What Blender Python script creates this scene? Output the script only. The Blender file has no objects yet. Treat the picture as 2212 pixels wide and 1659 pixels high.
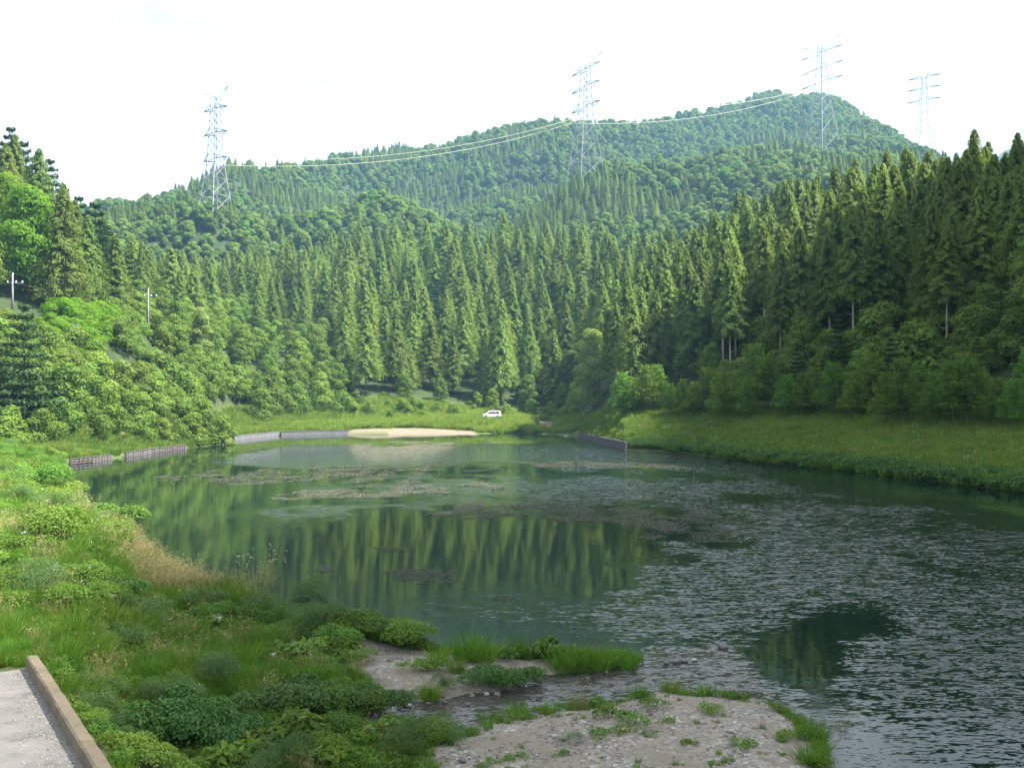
import bpy, math, random
import numpy as np
from mathutils import Vector, Matrix, Euler

# ------------------------------------------------------------------ camera, sky, sun, exposure
S = bpy.context.scene
COL = S.collection
F, CU, CV, CAMZ, PITCH = 2150.0, 1106.0, 829.5, 8.0, math.atan(27.5/2150.0)
cam = bpy.data.cameras.new("camera"); cam_o = bpy.data.objects.new("camera", cam); COL.objects.link(cam_o)
cam.sensor_width = 36.0; cam.lens = 36.0*F/2212.0; cam.clip_start = 0.1; cam.clip_end = 9000
cam_o.location = (0, 0, CAMZ); cam_o.rotation_euler = (math.pi/2+PITCH, 0, 0)
S.camera = cam_o

SUN_EL, SUN_AZ = math.radians(53), math.radians(96)      # azimuth from +Y (view direction) towards +X (right)
W = bpy.data.worlds.new("World"); S.world = W; W.use_nodes = True
nt = W.node_tree; nt.nodes.clear()
def N(nt, t, **kw):
    n = nt.nodes.new(t)
    for k, v in kw.items():
        if k == 'inp':
            for a, b in v.items(): n.inputs[a].default_value = b
        else: setattr(n, k, v)
    return n
L = lambda nt, a, b: nt.links.new(a, b)
sky = N(nt, 'ShaderNodeTexSky', sky_type='NISHITA', sun_disc=False, sun_elevation=SUN_EL, sun_rotation=SUN_AZ, air_density=1.0, dust_density=1.5, ozone_density=1.0)
tc = N(nt, 'ShaderNodeTexCoord'); mp = N(nt, 'ShaderNodeMapping'); mp.inputs['Scale'].default_value = (1, 1, 2.6); mp.inputs['Location'].default_value = (0.35, 0.1, 0.2)
L(nt, tc.outputs['Generated'], mp.inputs['Vector'])
cl = N(nt, 'ShaderNodeTexNoise', inp={'Scale': 2.6, 'Detail': 7.0, 'Roughness': 0.55}); L(nt, mp.outputs[0], cl.inputs['Vector'])
cr = N(nt, 'ShaderNodeMapRange', inp={'From Min': 0.30, 'From Max': 0.47, 'To Min': 0.5, 'To Max': 1.0}); L(nt, cl.outputs['Fac'], cr.inputs['Value'])
c2 = N(nt, 'ShaderNodeTexNoise', inp={'Scale': 4.5, 'Detail': 6.0}); L(nt, mp.outputs[0], c2.inputs['Vector'])
cc = N(nt, 'ShaderNodeMapRange', inp={'From Min': 0.3, 'From Max': 0.7, 'To Min': 4.7, 'To Max': 7.6}); L(nt, c2.outputs['Fac'], cc.inputs['Value'])
cb = N(nt, 'ShaderNodeCombineColor')
m1 = N(nt, 'ShaderNodeMath', operation='MULTIPLY', inp={1: 0.96}); m2 = N(nt, 'ShaderNodeMath', operation='MULTIPLY', inp={1: 1.05})
L(nt, cc.outputs[0], m1.inputs[0]); L(nt, cc.outputs[0], m2.inputs[0])
L(nt, m1.outputs[0], cb.inputs[0]); L(nt, cc.outputs[0], cb.inputs[1]); L(nt, m2.outputs[0], cb.inputs[2])
mx = N(nt, 'ShaderNodeMix', data_type='RGBA'); L(nt, cr.outputs[0], mx.inputs[0]); L(nt, sky.outputs[0], mx.inputs[6]); L(nt, cb.outputs[0], mx.inputs[7])
bg = N(nt, 'ShaderNodeBackground', inp={'Strength': 0.05}); L(nt, mx.outputs[2], bg.inputs[0])
wo = N(nt, 'ShaderNodeOutputWorld'); L(nt, bg.outputs[0], wo.inputs[0])

sun = bpy.data.lights.new("sun", 'SUN'); sun.energy = 5.0; sun.angle = math.radians(0.6); sun.color = (1.0, 0.955, 0.87)
sun_o = bpy.data.objects.new("sun", sun); COL.objects.link(sun_o)
sd = Vector((math.cos(SUN_EL)*math.sin(SUN_AZ), math.cos(SUN_EL)*math.cos(SUN_AZ), math.sin(SUN_EL)))
sun_o.rotation_euler = sd.to_track_quat('Z', 'Y').to_euler(); sun_o.location = (60, 0, 80)

S.view_settings.view_transform = 'Standard'; S.view_settings.look = 'None'
S.view_settings.exposure = 2.28; S.view_settings.gamma = 1.0; S.view_settings.use_curve_mapping = False
S.render.engine = 'CYCLES'
cy = S.cycles
cy.max_bounces = 6; cy.diffuse_bounces = 3; cy.glossy_bounces = 2; cy.transmission_bounces = 3; cy.volume_bounces = 0; cy.transparent_max_bounces = 4
cy.sample_clamp_indirect = 4.0; cy.caustics_reflective = False; cy.caustics_refractive = False
cy.use_denoising = True
HAZE = 0.00017

# ------------------------------------------------------------------ helpers
rs = np.random.RandomState(7); random.seed(7)
CP, SP = math.cos(PITCH), math.sin(PITCH)
def P(u, v, Y):
    """world point at depth Y seen at view pixel (u, v) of a 2212 x 1659 picture"""
    t = (CV-v)/F; y = CP-SP*t; z = SP+CP*t
    return Vector(((u-CU)/F/y*Y, Y, CAMZ+z/y*Y))
def G(u, v, z=0.0):
    """world point on the level z"""
    t = (CV-v)/F; y = CP-SP*t; zz = SP+CP*t
    k = (z-CAMZ)/zz
    return Vector(((u-CU)/F*k, y*k, z))
def proj(x, y, z):
    x = np.asarray(x, float); y = np.asarray(y, float); z = np.asarray(z, float)-CAMZ
    d = CP*y+SP*z; h = -SP*y+CP*z; d = np.where(d < 0.5, 0.5, d)
    return CU+F*x/d, CV-F*h/d
def zv(v, Y, T=0.0):
    return P(CU, v, Y).z-T
def in_poly(px, py, poly):
    px = np.asarray(px, float); py = np.asarray(py, float); r = np.zeros(px.shape, bool); n = len(poly); j = n-1
    for i in range(n):
        xi, yi = poly[i][0], poly[i][1]; xj, yj = poly[j][0], poly[j][1]
        if yi != yj:
            c = ((yi > py) != (yj > py)) & (px < (xj-xi)*(py-yi)/(yj-yi)+xi); r ^= c
        j = i
    return r
def poly_dist(px, py, poly):
    """signed distance, positive outside"""
    px = np.asarray(px, float); py = np.asarray(py, float); d = np.full(px.shape, 1e18); n = len(poly)
    for i in range(n):
        ax, ay = poly[i][0], poly[i][1]; bx, by = poly[(i+1) % n][0], poly[(i+1) % n][1]
        ex, ey = bx-ax, by-ay; l2 = ex*ex+ey*ey+1e-12
        t = np.clip(((px-ax)*ex+(py-ay)*ey)/l2, 0, 1)
        d = np.minimum(d, (px-ax-t*ex)**2+(py-ay-t*ey)**2)
    d = np.sqrt(d)
    return np.where(in_poly(px, py, poly), -d, d)
def vnoise(x, y, seed=0):
    xi = np.floor(x).astype(np.int64); yi = np.floor(y).astype(np.int64); fx = x-xi; fy = y-yi
    def h(a, b):
        n = (a*374761393+b*668265263+seed*1442695041) & 0x7fffffff
        n = ((n ^ (n >> 13))*1274126177) & 0x7fffffff
        return ((n ^ (n >> 16)) & 0xffff)/65535.0
    sx = fx*fx*(3-2*fx); sy = fy*fy*(3-2*fy)
    return (h(xi, yi)*(1-sx)+h(xi+1, yi)*sx)*(1-sy)+(h(xi, yi+1)*(1-sx)+h(xi+1, yi+1)*sx)*sy
def fbm(x, y, o=4, seed=0):
    r = 0; a = 0.5; x = np.asarray(x, float); y = np.asarray(y, float)
    for i in range(o): r = r+a*vnoise(x, y, seed+i); x = x*2.03+17.1; y = y*2.03+5.7; a *= 0.5
    return r/(1-0.5**o)
sstep = lambda a, b, x: (lambda t: t*t*(3-2*t))(np.clip((x-a)/(b-a), 0, 1))

def mesh(name, V, Fc, mats, attrs=None, mi=None, smooth=False):
    """V (n,3); Fc (m,3) or (m,4) array or list of such arrays"""
    me = bpy.data.meshes.new(name)
    if not isinstance(Fc, list): Fc = [Fc]
    Fc = [np.asarray(f, np.int32) for f in Fc if len(f)]
    V = np.asarray(V, np.float32)
    tot = np.concatenate([np.full(len(f), f.shape[1], np.int32) for f in Fc]); vi = np.concatenate([f.ravel() for f in Fc])
    st = np.concatenate([[0], np.cumsum(tot)[:-1]]).astype(np.int32)
    me.vertices.add(len(V)); me.vertices.foreach_set('co', V.ravel())
    me.loops.add(len(vi)); me.loops.foreach_set('vertex_index', vi)
    me.polygons.add(len(tot)); me.polygons.foreach_set('loop_start', st); me.polygons.foreach_set('loop_total', tot)
    if mi is not None: me.polygons.foreach_set('material_index', np.asarray(mi, np.int32))
    for m in (mats if isinstance(mats, (list, tuple)) else [mats]): me.materials.append(m)
    me.update(calc_edges=True)
    me.polygons.foreach_set('use_smooth', np.full(len(tot), smooth))
    for k, (dom, arr) in (attrs or {}).items():
        a = me.attributes.new(k, 'FLOAT', dom); a.data.foreach_set('value', np.asarray(arr, np.float32))
    return me
def obj(name, me, parent=None, **pr):
    o = bpy.data.objects.new(name, me); COL.objects.link(o)
    if parent is not None: o.parent = parent
    for k, v in pr.items(): o[k] = v
    return o
def thing(name, label, cat, loc=(0, 0, 0), rz=0.0, sc=1.0, group=None):
    o = bpy.data.objects.new(name, None); COL.objects.link(o); o.empty_display_size = 0.2
    o.location = loc; o.rotation_euler = (0, 0, rz); o.scale = (sc, sc, sc) if not isinstance(sc, (tuple, list)) else sc
    o['label'] = label; o['category'] = cat
    if group: o['group'] = group
    return o
class MB:
    """collects simple solids into one mesh"""
    def __init__(s): s.v = []; s.f = []; s.n = 0
    def add(s, V, Fc):
        s.v.append(np.asarray(V, float)); s.f += [tuple(int(i)+s.n for i in f) for f in Fc]; s.n += len(V); return s
    def box(s, c, d, rz=0.0):
        x, y, z = d[0]/2, d[1]/2, d[2]/2
        V = np.array([[-x,-y,-z],[x,-y,-z],[x,y,-z],[-x,y,-z],[-x,-y,z],[x,-y,z],[x,y,z],[-x,y,z]])
        ca, sa = math.cos(rz), math.sin(rz); V = np.c_[V[:, 0]*ca-V[:, 1]*sa, V[:, 0]*sa+V[:, 1]*ca, V[:, 2]]+np.array(c)
        return s.add(V, [(0,3,2,1),(4,5,6,7),(0,1,5,4),(1,2,6,5),(2,3,7,6),(3,0,4,7)])
    def tube(s, pts, r, n=6, cap=True):
        pts = [Vector(p) for p in pts]; r = [r]*len(pts) if not hasattr(r, '__len__') else r
        V = []; Fc = []
        for i, p in enumerate(pts):
            d = (pts[min(i+1, len(pts)-1)]-pts[max(i-1, 0)]).normalized()
            a = d.cross(Vector((0, 0, 1)) if abs(d.z) < 0.9 else Vector((1, 0, 0))).normalized(); b = d.cross(a)
            for k in range(n):
                t = 2*math.pi*k/n; V.append(p+a*(r[i]*math.cos(t))+b*(r[i]*math.sin(t)))
        for i in range(len(pts)-1):
            for k in range(n):
                Fc.append((i*n+k, i*n+(k+1) % n, (i+1)*n+(k+1) % n, (i+1)*n+k))
        if cap: Fc.append(tuple(range(n-1, -1, -1))); Fc.append(tuple((len(pts)-1)*n+k for k in range(n)))
        return s.add([list(v) for v in V], Fc)
    def mesh(s, name, mat, smooth=False):
        me = bpy.data.meshes.new(name); me.from_pydata(np.concatenate(s.v).tolist(), [], s.f); me.materials.append(mat); me.update()
        if smooth: me.polygons.foreach_set('use_smooth', np.full(len(me.polygons), True))
        return me
    def build(s, name, mat, parent=None, smooth=False, **pr): return obj(name, s.mesh(name, mat, smooth), parent, **pr)

# ------------------------------------------------------------------ materials
def newmat(name):
    m = bpy.data.materials.new(name); m.use_nodes = True; t = m.node_tree; t.nodes.clear()
    o = N(t, 'ShaderNodeOutputMaterial'); return m, t, o
def foliage(name, dark, light, trans=0.4, hv=0.03, vv=0.3, rough=0.55, tcol=None):
    m, t, o = newmat(name)
    at = N(t, 'ShaderNodeAttribute', attribute_name='tone')
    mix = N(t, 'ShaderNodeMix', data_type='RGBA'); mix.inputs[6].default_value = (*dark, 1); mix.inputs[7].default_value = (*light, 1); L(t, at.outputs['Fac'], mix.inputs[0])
    oi = N(t, 'ShaderNodeObjectInfo')
    h = N(t, 'ShaderNodeMapRange', inp={'To Min': 0.5-hv, 'To Max': 0.5+hv}); L(t, oi.outputs['Random'], h.inputs['Value'])
    mm = N(t, 'ShaderNodeMath', operation='MULTIPLY', inp={1: 7.13}); fr = N(t, 'ShaderNodeMath', operation='FRACT'); L(t, oi.outputs['Random'], mm.inputs[0]); L(t, mm.outputs[0], fr.inputs[0])
    v = N(t, 'ShaderNodeMapRange', inp={'To Min': 1-vv, 'To Max': 1+vv}); L(t, fr.outputs[0], v.inputs['Value'])
    hs = N(t, 'ShaderNodeHueSaturation'); L(t, mix.outputs[2], hs.inputs['Color']); L(t, h.outputs[0], hs.inputs['Hue']); L(t, v.outputs[0], hs.inputs['Value'])
    p = N(t, 'ShaderNodeBsdfPrincipled', inp={'Roughness': rough, 'Specular IOR Level': 0.12}); L(t, hs.outputs[0], p.inputs['Base Color'])
    tr = N(t, 'ShaderNodeBsdfTranslucent')
    tm = N(t, 'ShaderNodeMix', data_type='RGBA', blend_type='MULTIPLY', inp={0: 1.0}); tm.inputs[7].default_value = (*(tcol or (1.5, 1.45, 0.55)), 1); L(t, hs.outputs[0], tm.inputs[6]); L(t, tm.outputs[2], tr.inputs[0])
    ms = N(t, 'ShaderNodeMixShader', inp={0: trans}); L(t, p.outputs[0], ms.inputs[1]); L(t, tr.outputs[0], ms.inputs[2]); L(t, ms.outputs[0], o.inputs[0])
    return m
def solid(name, col, rough=0.8, metal=0.0, nscale=0, namt=0.25, bump=0.0, col2=None, spec=0.5):
    m, t, o = newmat(name)
    p = N(t, 'ShaderNodeBsdfPrincipled', inp={'Base Color': (*col, 1), 'Roughness': rough, 'Metallic': metal, 'Specular IOR Level': spec})
    if nscale:
        c = N(t, 'ShaderNodeTexCoord'); n = N(t, 'ShaderNodeTexNoise', inp={'Scale': nscale, 'Detail': 6.0, 'Roughness': 0.65}); L(t, c.outputs['Object'], n.inputs['Vector'])
        r = N(t, 'ShaderNodeMapRange', inp={'From Min': 0.3, 'From Max': 0.7}); L(t, n.outputs['Fac'], r.inputs['Value'])
        x = N(t, 'ShaderNodeMix', data_type='RGBA'); a = col2 or tuple(k*(1-namt) for k in col)
        x.inputs[6].default_value = (*a, 1); x.inputs[7].default_value = (*(tuple(min(1, k*(1+namt)) for k in col) if col2 is None else col), 1)
        L(t, r.outputs[0], x.inputs[0]); L(t, x.outputs[2], p.inputs['Base Color'])
        if bump:
            b = N(t, 'ShaderNodeBump', inp={'Strength': 0.8, 'Distance': bump}); L(t, n.outputs['Fac'], b.inputs['Height']); L(t, b.outputs[0], p.inputs['Normal'])
    L(t, p.outputs[0], o.inputs[0]); return m

M = {}
M['larch'] = foliage('larch_needles', (0.042, 0.090, 0.017), (0.15, 0.215, 0.04), 0.36, 0.012, 0.24)
M['pine'] = foliage('pine_needles', (0.018, 0.042, 0.014), (0.045, 0.085, 0.025), 0.2, 0.015, 0.2)
M['leaf'] = foliage('broad_leaves', (0.044, 0.092, 0.016), (0.145, 0.22, 0.034), 0.36, 0.013, 0.26)
M['bright'] = foliage('bright_leaves', (0.05, 0.13, 0.008), (0.14, 0.25, 0.015), 0.5, 0.01, 0.12)
M['young'] = foliage('young_and_sunlit_leaves', (0.055, 0.12, 0.018), (0.13, 0.22, 0.034), 0.45, 0.02, 0.2)
M['grass'] = foliage('grass_blades', (0.055, 0.13, 0.018), (0.15, 0.25, 0.035), 0.4, 0.025, 0.25)
M['meadow'] = foliage('meadow_blades', (0.08, 0.15, 0.028), (0.19, 0.25, 0.06), 0.4, 0.025, 0.22)
M['birchleaf'] = foliage('birch_leaves', (0.10, 0.165, 0.04), (0.24, 0.31, 0.10), 0.4, 0.01, 0.1)
M['palereed'] = foliage('pale_reed_blades', (0.09, 0.16, 0.025), (0.20, 0.27, 0.06), 0.4, 0.02, 0.15)  # lush reed grass, its own leaf colour lighter than the meadow blades
M['dry'] = foliage('dry_grass_blades', (0.15, 0.16, 0.05), (0.33, 0.29, 0.14), 0.35, 0.008, 0.2, tcol=(1.1, 1.0, 0.8))
M['weed'] = foliage('weed_leaves', (0.05, 0.12, 0.018), (0.14, 0.23, 0.035), 0.35, 0.02, 0.22, rough=0.42)
M['darkweed'] = foliage('dark_weed_leaves', (0.03, 0.085, 0.018), (0.08, 0.165, 0.035), 0.3, 0.015, 0.2, rough=0.38)
M['grey'] = foliage('greyish_weed_leaves', (0.05, 0.10, 0.032), (0.11, 0.18, 0.06), 0.3, 0.01, 0.15)
M['petal'] = solid('white_petals', (0.8, 0.8, 0.74), 0.7)
M['bark'] = solid('bark', (0.10, 0.078, 0.058), 0.95, nscale=3.0, namt=0.4)
M['palebark'] = solid('pale_bark', (0.30, 0.26, 0.20), 0.9, nscale=2.0, namt=0.35)
M['stem'] = solid('green_stem', (0.09, 0.13, 0.04), 0.8)
M['concrete'] = None
M['steel'] = solid('galvanised_steel', (0.20, 0.215, 0.26), 0.6, 0.1)
M['wire'] = solid('aluminium_conductor', (0.36, 0.34, 0.24), 0.5, 0.1)
M['glassins'] = solid('insulator_glaze', (0.35, 0.30, 0.28), 0.3)
M['porcelain'] = solid('white_porcelain', (0.8, 0.8, 0.78), 0.3)
M['pole'] = solid('pole_concrete', (0.15, 0.15, 0.155), 0.85, nscale=2.5)
M['wood'] = solid('weathered_timber', (0.06, 0.048, 0.042), 0.9, nscale=4.0, namt=0.45)
M['wallpanel'] = solid('wall_concrete', (0.105, 0.105, 0.11), 0.9, nscale=1.2, namt=0.22, bump=0.02)
M['log'] = solid('grey_logs', (0.085, 0.08, 0.085), 0.9, nscale=3.0, namt=0.4)
M['stone'] = solid('stone', (0.20, 0.175, 0.155), 0.9, nscale=5.0, namt=0.3, bump=0.01)
M['palestone'] = solid('pale_stone', (0.34, 0.33, 0.32), 0.85, nscale=5.0, namt=0.2, bump=0.01)
M['darkstone'] = solid('wet_dark_stone', (0.10, 0.09, 0.09), 0.5, nscale=5.0, namt=0.3)
M['orange'] = solid('orange_paint', (0.55, 0.22, 0.05), 0.6)
M['vanwhite'] = solid('white_car_paint', (0.80, 0.78, 0.79), 0.25)
M['vanglass'] = solid('tinted_glass', (0.10, 0.03, 0.045), 0.08)
M['tyre'] = solid('tyre_rubber', (0.03, 0.03, 0.03), 0.8)
M['red'] = solid('red_paint', (0.45, 0.08, 0.10), 0.4)
M['chrome'] = solid('hub_metal', (0.5, 0.5, 0.5), 0.35, 0.8)

# ------------------------------------------------------------------ terrain
POND_PX = [(112,1020),(150,1003),(240,992),(275,986),(400,968),(450,964),(500,953),(512,946),(600,940),(735,936),(760,939),(1020,938),(1100,935),(1190,938),(1215,941),
 (1255,943),(1300,957),(1352,973),(1474,978),(1641,1000),(1826,1017),(2043,1044),(2212,1064),(2700,1140),(3400,1320),(3600,2300),(1790,2300),(1795,1900),(1803,1659),(1788,1605),(1742,1557),(1640,1510),(1500,1500),(1420,1492),
 (1303,1520),(1253,1527),(1163,1543),(1091,1557),(1032,1570),(990,1588),(950,1588),(900,1572),(830,1578),(760,1575),(770,1555),(857,1520),(960,1512),(1005,1500),(1073,1495),(1152,1472),(1176,1459),(1303,1447),(1385,1438),
 (1392,1425),(1300,1418),(1200,1413),(1100,1418),(1000,1413),(920,1403),(830,1378),(740,1358),(660,1348),(615,1340),(565,1312),(440,1272),(330,1228),(245,1198),(175,1162),(135,1118),(115,1066)]
POND = [tuple(G(u, v))[:2] for u, v in POND_PX]
def C(*rows): return rows
def cv(u, v, Y, T=0): return (u, Y, zv(v, Y, T))
B = [
 C((-9999,3,2.0),(0,3,2.0),(300,3,.8),(600,3,.30),(9999,3,.30)),
 C((-9999,70,4),(-300,70,2.8),(0,70,2.0),(200,60,0.7),(500,40,.4),(1106,30,.30),(1500,26,.30),(9999,20,.30)),
 C((-9999,95,4),(-300,110,4),(0,120,2.5),(160,120,.5),(275,134,.5),(400,155,.5),(440,159,.5),(510,192,.5),(735,218,.5),(1190,216,.5),(1255,200,.5),(1352,150,.6),(1474,143,.6),(1641,120,.6),(1826,107.5,.6),(2043,92,.6),(2212,83,.6),(2700,62,.6),(3600,40,.6),(9999,40,.6)),
 C((-9999,110,8),(-300,116,6),(0,126,4),(160,126,1.6),(275,141,1.8),(400,163,1.8),(510,202,1.5),(735,235,2.2),(1106,240,2.4),(1190,242,2.0),(1255,215,2.6),(1352,172,4.2),(1474,162,4),(1641,141,4),(1826,127,4),(2043,111,4),(2212,102,4),(2700,80,4),(9999,60,4)),
 C((-9999,125,14),(-300,125,14),(0,132,12),(160,140,9),(275,155,8),(400,172,5.5),(510,215,5),(735,252,8),(900,256,7),(1106,260,3.6),(1190,262,2.8),(1255,230,4),(1352,184,6.4),(1474,173,6.2),(1641,151,6),(1826,137,6),(2043,121,6.3),(2212,112,6.3),(2700,90,6.3),(9999,70,6)),
 C((-9999,150,22),(-300,146,20.5),(0,148,20.5),(160,158,20.5),(275,176,20.5),(400,196,18),(510,240,15),(735,285,19),(1000,300,23),(1190,305,23),(1255,262,14),(1352,228,15),(1474,214,21),(1641,190,22),(1826,168,20),(2043,150,20),(2212,138,21),(2700,115,21),(9999,100,21)),
 C((-9999,250,70),(-300,220,55),(0,200,42),(100,198,37),(150,200,29),(210,210,27),(250,300,36),(330,350,40),cv(400,555,370,19),cv(520,530,370,19),cv(700,507,370,19),cv(1000,490,362,19),cv(1265,487,365,19),cv(1330,500,370,19),cv(1400,520,380,19),(1440,330,40),cv(1500,505,280,19),cv(1570,450,262,19),cv(1641,425,250,19),cv(1700,405,240,19),cv(1850,375,218,19),cv(2000,340,200,19),cv(2150,312,190,19),cv(2212,325,190,19),(2700,170,42),(9999,150,42)),
 C((-9999,300,68),(-300,270,52),(0,240,42),(200,290,30),(330,385,40),(400,405,40),(700,410,44),(1000,402,45),(1265,410,47),(1400,420,46),(1560,380,44),(1700,340,44),(2000,300,44),(2212,300,46),(9999,250,50)),
 C((-9999,420,95),(0,420,70),(200,440,76),(400,448,86),(465,455,95),(520,462,88),(620,485,84),cv(700,445,520,12),cv(830,405,520,12),cv(960,470,535,12),cv(1106,445,530,12),cv(1200,387,545,12),(1265,560,132),cv(1391,300,600,12),cv(1474,314,600,12),cv(1600,300,600,12),cv(1675,291,600,12),cv(1758,304,600,12),cv(1900,334,600,12),cv(2043,345,600,12),(2212,500,90),(9999,500,110)),
 C((-9999,520,90),(0,520,76),(200,520,84),(465,522,90),(700,600,92),(960,620,86),(1106,620,92),(1265,640,120),(1391,680,140),(1675,680,146),(1758,655,152),(1900,655,146),(2043,660,142),(2212,580,90),(9999,560,100)),
 C((-9999,560,100),(0,560,84),(200,560,96),(465,580,110),(700,700,138),(960,720,135),(1106,720,145),(1265,720,155),(1391,760,165),(1600,760,182),(1675,745,180),cv(1758,303,720,12),cv(1820,284,720,12),cv(1880,264,710,12),cv(1960,292,700,12),cv(2043,326,690,12),(2120,660,120),(2212,620,90),(9999,600,100)),
 C((-9999,640,110),(0,620,95),cv(190,432,600,12),cv(330,402,620,12),cv(440,372,650,12),cv(490,347,660,12),cv(580,342,720,12),cv(700,322,820,12),cv(850,307,870,12),cv(960,302,890,12),cv(1040,272,900,12),cv(1150,252,900,12),cv(1280,247,900,12),cv(1400,247,940,12),cv(1450,237,960,12),cv(1540,227,1000,12),cv(1600,212,1040,12),cv(1640,192,1050,12),cv(1690,187,1050,12),cv(1715,207,1050,12),cv(1750,192,1040,12),cv(1800,194,1030,12),cv(1860,247,980,12),cv(1960,294,800,14),cv(2040,329,760,14),(2120,720,110),(2212,700,95),(9999,700,100)),
 C((-9999,800,90),(190,760,95),(700,960,170),(1106,1050,210),(1600,1180,260),(1800,1170,260),(1960,950,130),(2040,900,110),(9999,900,100)),
 C((-9999,1500,90),(2000,1500,110),(2060,1500,200),cv(2120,318,1500,14),cv(2180,300,1500,14),cv(2212,292,1500,14),(2500,1500,420),(9999,1500,300)),
 C((-9999,1850,60),(9999,1850,60)),
]
BU = []
ug = np.arange(-1500, 4001, 10.0)
def blur(a, n):
    k = np.hanning(n+2)[1:-1]; k /= k.sum(); return np.convolve(np.pad(a, n//2, mode='edge'), k, 'valid')[:len(a)]
for i_, rows in enumerate(B):
    a = np.array(rows, float); w_ = 5 if i_ in (1, 2, 3, 4, 11) else 17
    BU.append((ug, blur(np.interp(ug, a[:, 0], a[:, 1]), w_), blur(np.interp(ug, a[:, 0], a[:, 2]), w_)))
# kerb line beside the concrete road
KA, KB = G(57, 1417, 2.29), G(231, 1700, 2.29)
KDIR = (KA-KB); KDIR.z = 0; KDIR.normalize()
def bank_x(Y):
    k = (KA.x-KB.x)/(KA.y-KB.y)
    return np.where(Y < KA.y, KB.x+(Y-KB.y)*k, KA.x-(Y-KA.y)*0.38)
def terrain_h(x, y):
    x = np.asarray(x, float); y = np.asarray(y, float)
    Yf = np.maximum(y, 3.0)
    u = CU+F*x/np.maximum(y, 1.0)
    th = np.arctan2(x, y); u = np.where(y < 1.0, np.where(x < 0, -9000, 9000), np.clip(u, -9000, 9000))
    r = np.sqrt(x*x+y*y); Yf = np.where(np.abs(th) < 0.95, Yf, r*0.58)   # far to the sides and behind: use the radius
    u = np.where(np.abs(th) < 0.95, u, np.sign(x)*CU*3)
    n = len(B); Ys = [np.interp(u, b[0], b[1]) for b in BU]; Zs = [np.interp(u, b[0], b[2]) for b in BU]
    z = np.where(Yf <= Ys[0], Zs[0], 0.0); z = np.where(Yf >= Ys[-1], Zs[-1], z)
    for i in range(n-1):
        a, b = Ys[i], Ys[i+1]; m = (Yf > a) & (Yf <= b); t = (Yf-a)/np.maximum(b-a, 1e-6)
        if i in (5, 7, 10): t = t*0.6+0.4*(t*t*(3-2*t))
        z = np.where(m, Zs[i]*(1-t)+Zs[i+1]*t, z)
    # behind the camera fade to a level field
    back = sstep(0.95, 1.6, np.abs(th)); z = z*(1-back)+2.0*back
    # relief of the hills
    k = sstep(150, 420, Yf)*(1-back)
    z = z+k*(fbm(x/85, y/85, 4, 3)-0.5)*34*sstep(380, 520, Yf)*(1-.65*sstep(-120, -20, Yf-Ys[11]))+sstep(110, 170, Yf)*(fbm(x/18, y/18, 3, 9)-0.5)*2.5
    # near left bank and the road terrace
    d = x-bank_x(y); w = 2.6+np.maximum(y-24, 0)*0.12
    t = sstep(0, 1, np.clip(d/w, 0, 1)); zn = 1.95*(1-t)+0.32*t
    zn = zn+(fbm(x/3, y/3, 3, 5)-0.5)*0.5*np.clip(np.abs(d), 0, 1)*sstep(0, 1.5, d)
    bl = (1-sstep(48, 75, y))*(th < 0.95)*(x < 3)*(y > -3)
    z = z*(1-bl)+zn*bl
    # pond basin
    s = poly_dist(x, y, POND)
    wd = np.where(y < 60, 1.6, 3.0)
    edge = np.clip(s/wd, 0, 1)
    lip = np.where(y > 75, 0.45*np.clip(s/0.7, 0, 1), 0)
    land = z*np.where(y > 75, edge, edge)+lip*(1-edge)
    water = -np.minimum(0.25*np.abs(s), 2.0)-0.02
    return np.where(s > 0, np.where(s < wd, land, z), water), s

ang = np.concatenate([np.linspace(-180, -40, 42)[:-1], np.linspace(-40, -31, 22)[:-1], np.linspace(-31, 31, 300), np.linspace(31, 40, 22)[1:], np.linspace(40, 180, 42)[1:]])*math.pi/180
rad = np.concatenate([[2.0], np.exp(np.linspace(math.log(6), math.log(1900), 500))])
TH, RR = np.meshgrid(ang, rad); X = RR*np.sin(TH); Y = RR*np.cos(TH)
H, SDW = terrain_h(X, Y)
H[:, 0] = H[:, -1] = (H[:, 0]+H[:, -1])/2
fine = (Y > 8) & (Y < 60) & (SDW > 0.3); H += np.where(fine, (fbm(X*1.7, Y*1.7, 3, 21)-0.5)*0.10, 0)
nr, na = H.shape
idx = np.arange(nr*na).reshape(nr, na)
quads = np.stack([idx[:-1, :-1], idx[1:, :-1], idx[1:, 1:], idx[:-1, 1:]], -1).reshape(-1, 4)[:, ::-1]
GU, GV = proj(X, Y, H)
# cover zones of the near ground, drawn on the ground as they lie in the photograph
GREEN_PX = [(-900,900),(100,990),(105,1060),(165,1160),(240,1200),(330,1232),(440,1275),(565,1315),(640,1356),(690,1378),(745,1405),(700,1425),(662,1442),(690,1462),(760,1452),(830,1490),(850,1520),(845,1560),(900,1560),(968,1585),(940,1610),(918,1640),(910,1700),(905,1900),(900,2600),(-3000,2600)]
GREEN = [tuple(G(u, v, 0.4))[:2] for u, v in GREEN_PX]
gsd = poly_dist(X, Y, GREEN)
near = (Y < 75) & (Y > -5)
gravel = near*(SDW > -6)*sstep(-0.3, 0.5, gsd+(fbm(X*1.3, Y*1.3, 3, 4)-0.5)*1.6)
sand = in_poly(GU, GV, [(745,938),(760,927),(900,925),(1030,931),(1030,942)]) | in_poly(GU, GV, [(1160,926),(1170,905),(1150,896),(1185,902),(1200,912),(1195,930)])
sand = sand.astype(float)*(Y > 180)
forest = sstep(0, 1, (Y-np.interp(GU, BU[4][0], BU[4][1]))/6)*(Y > 90)
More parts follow.
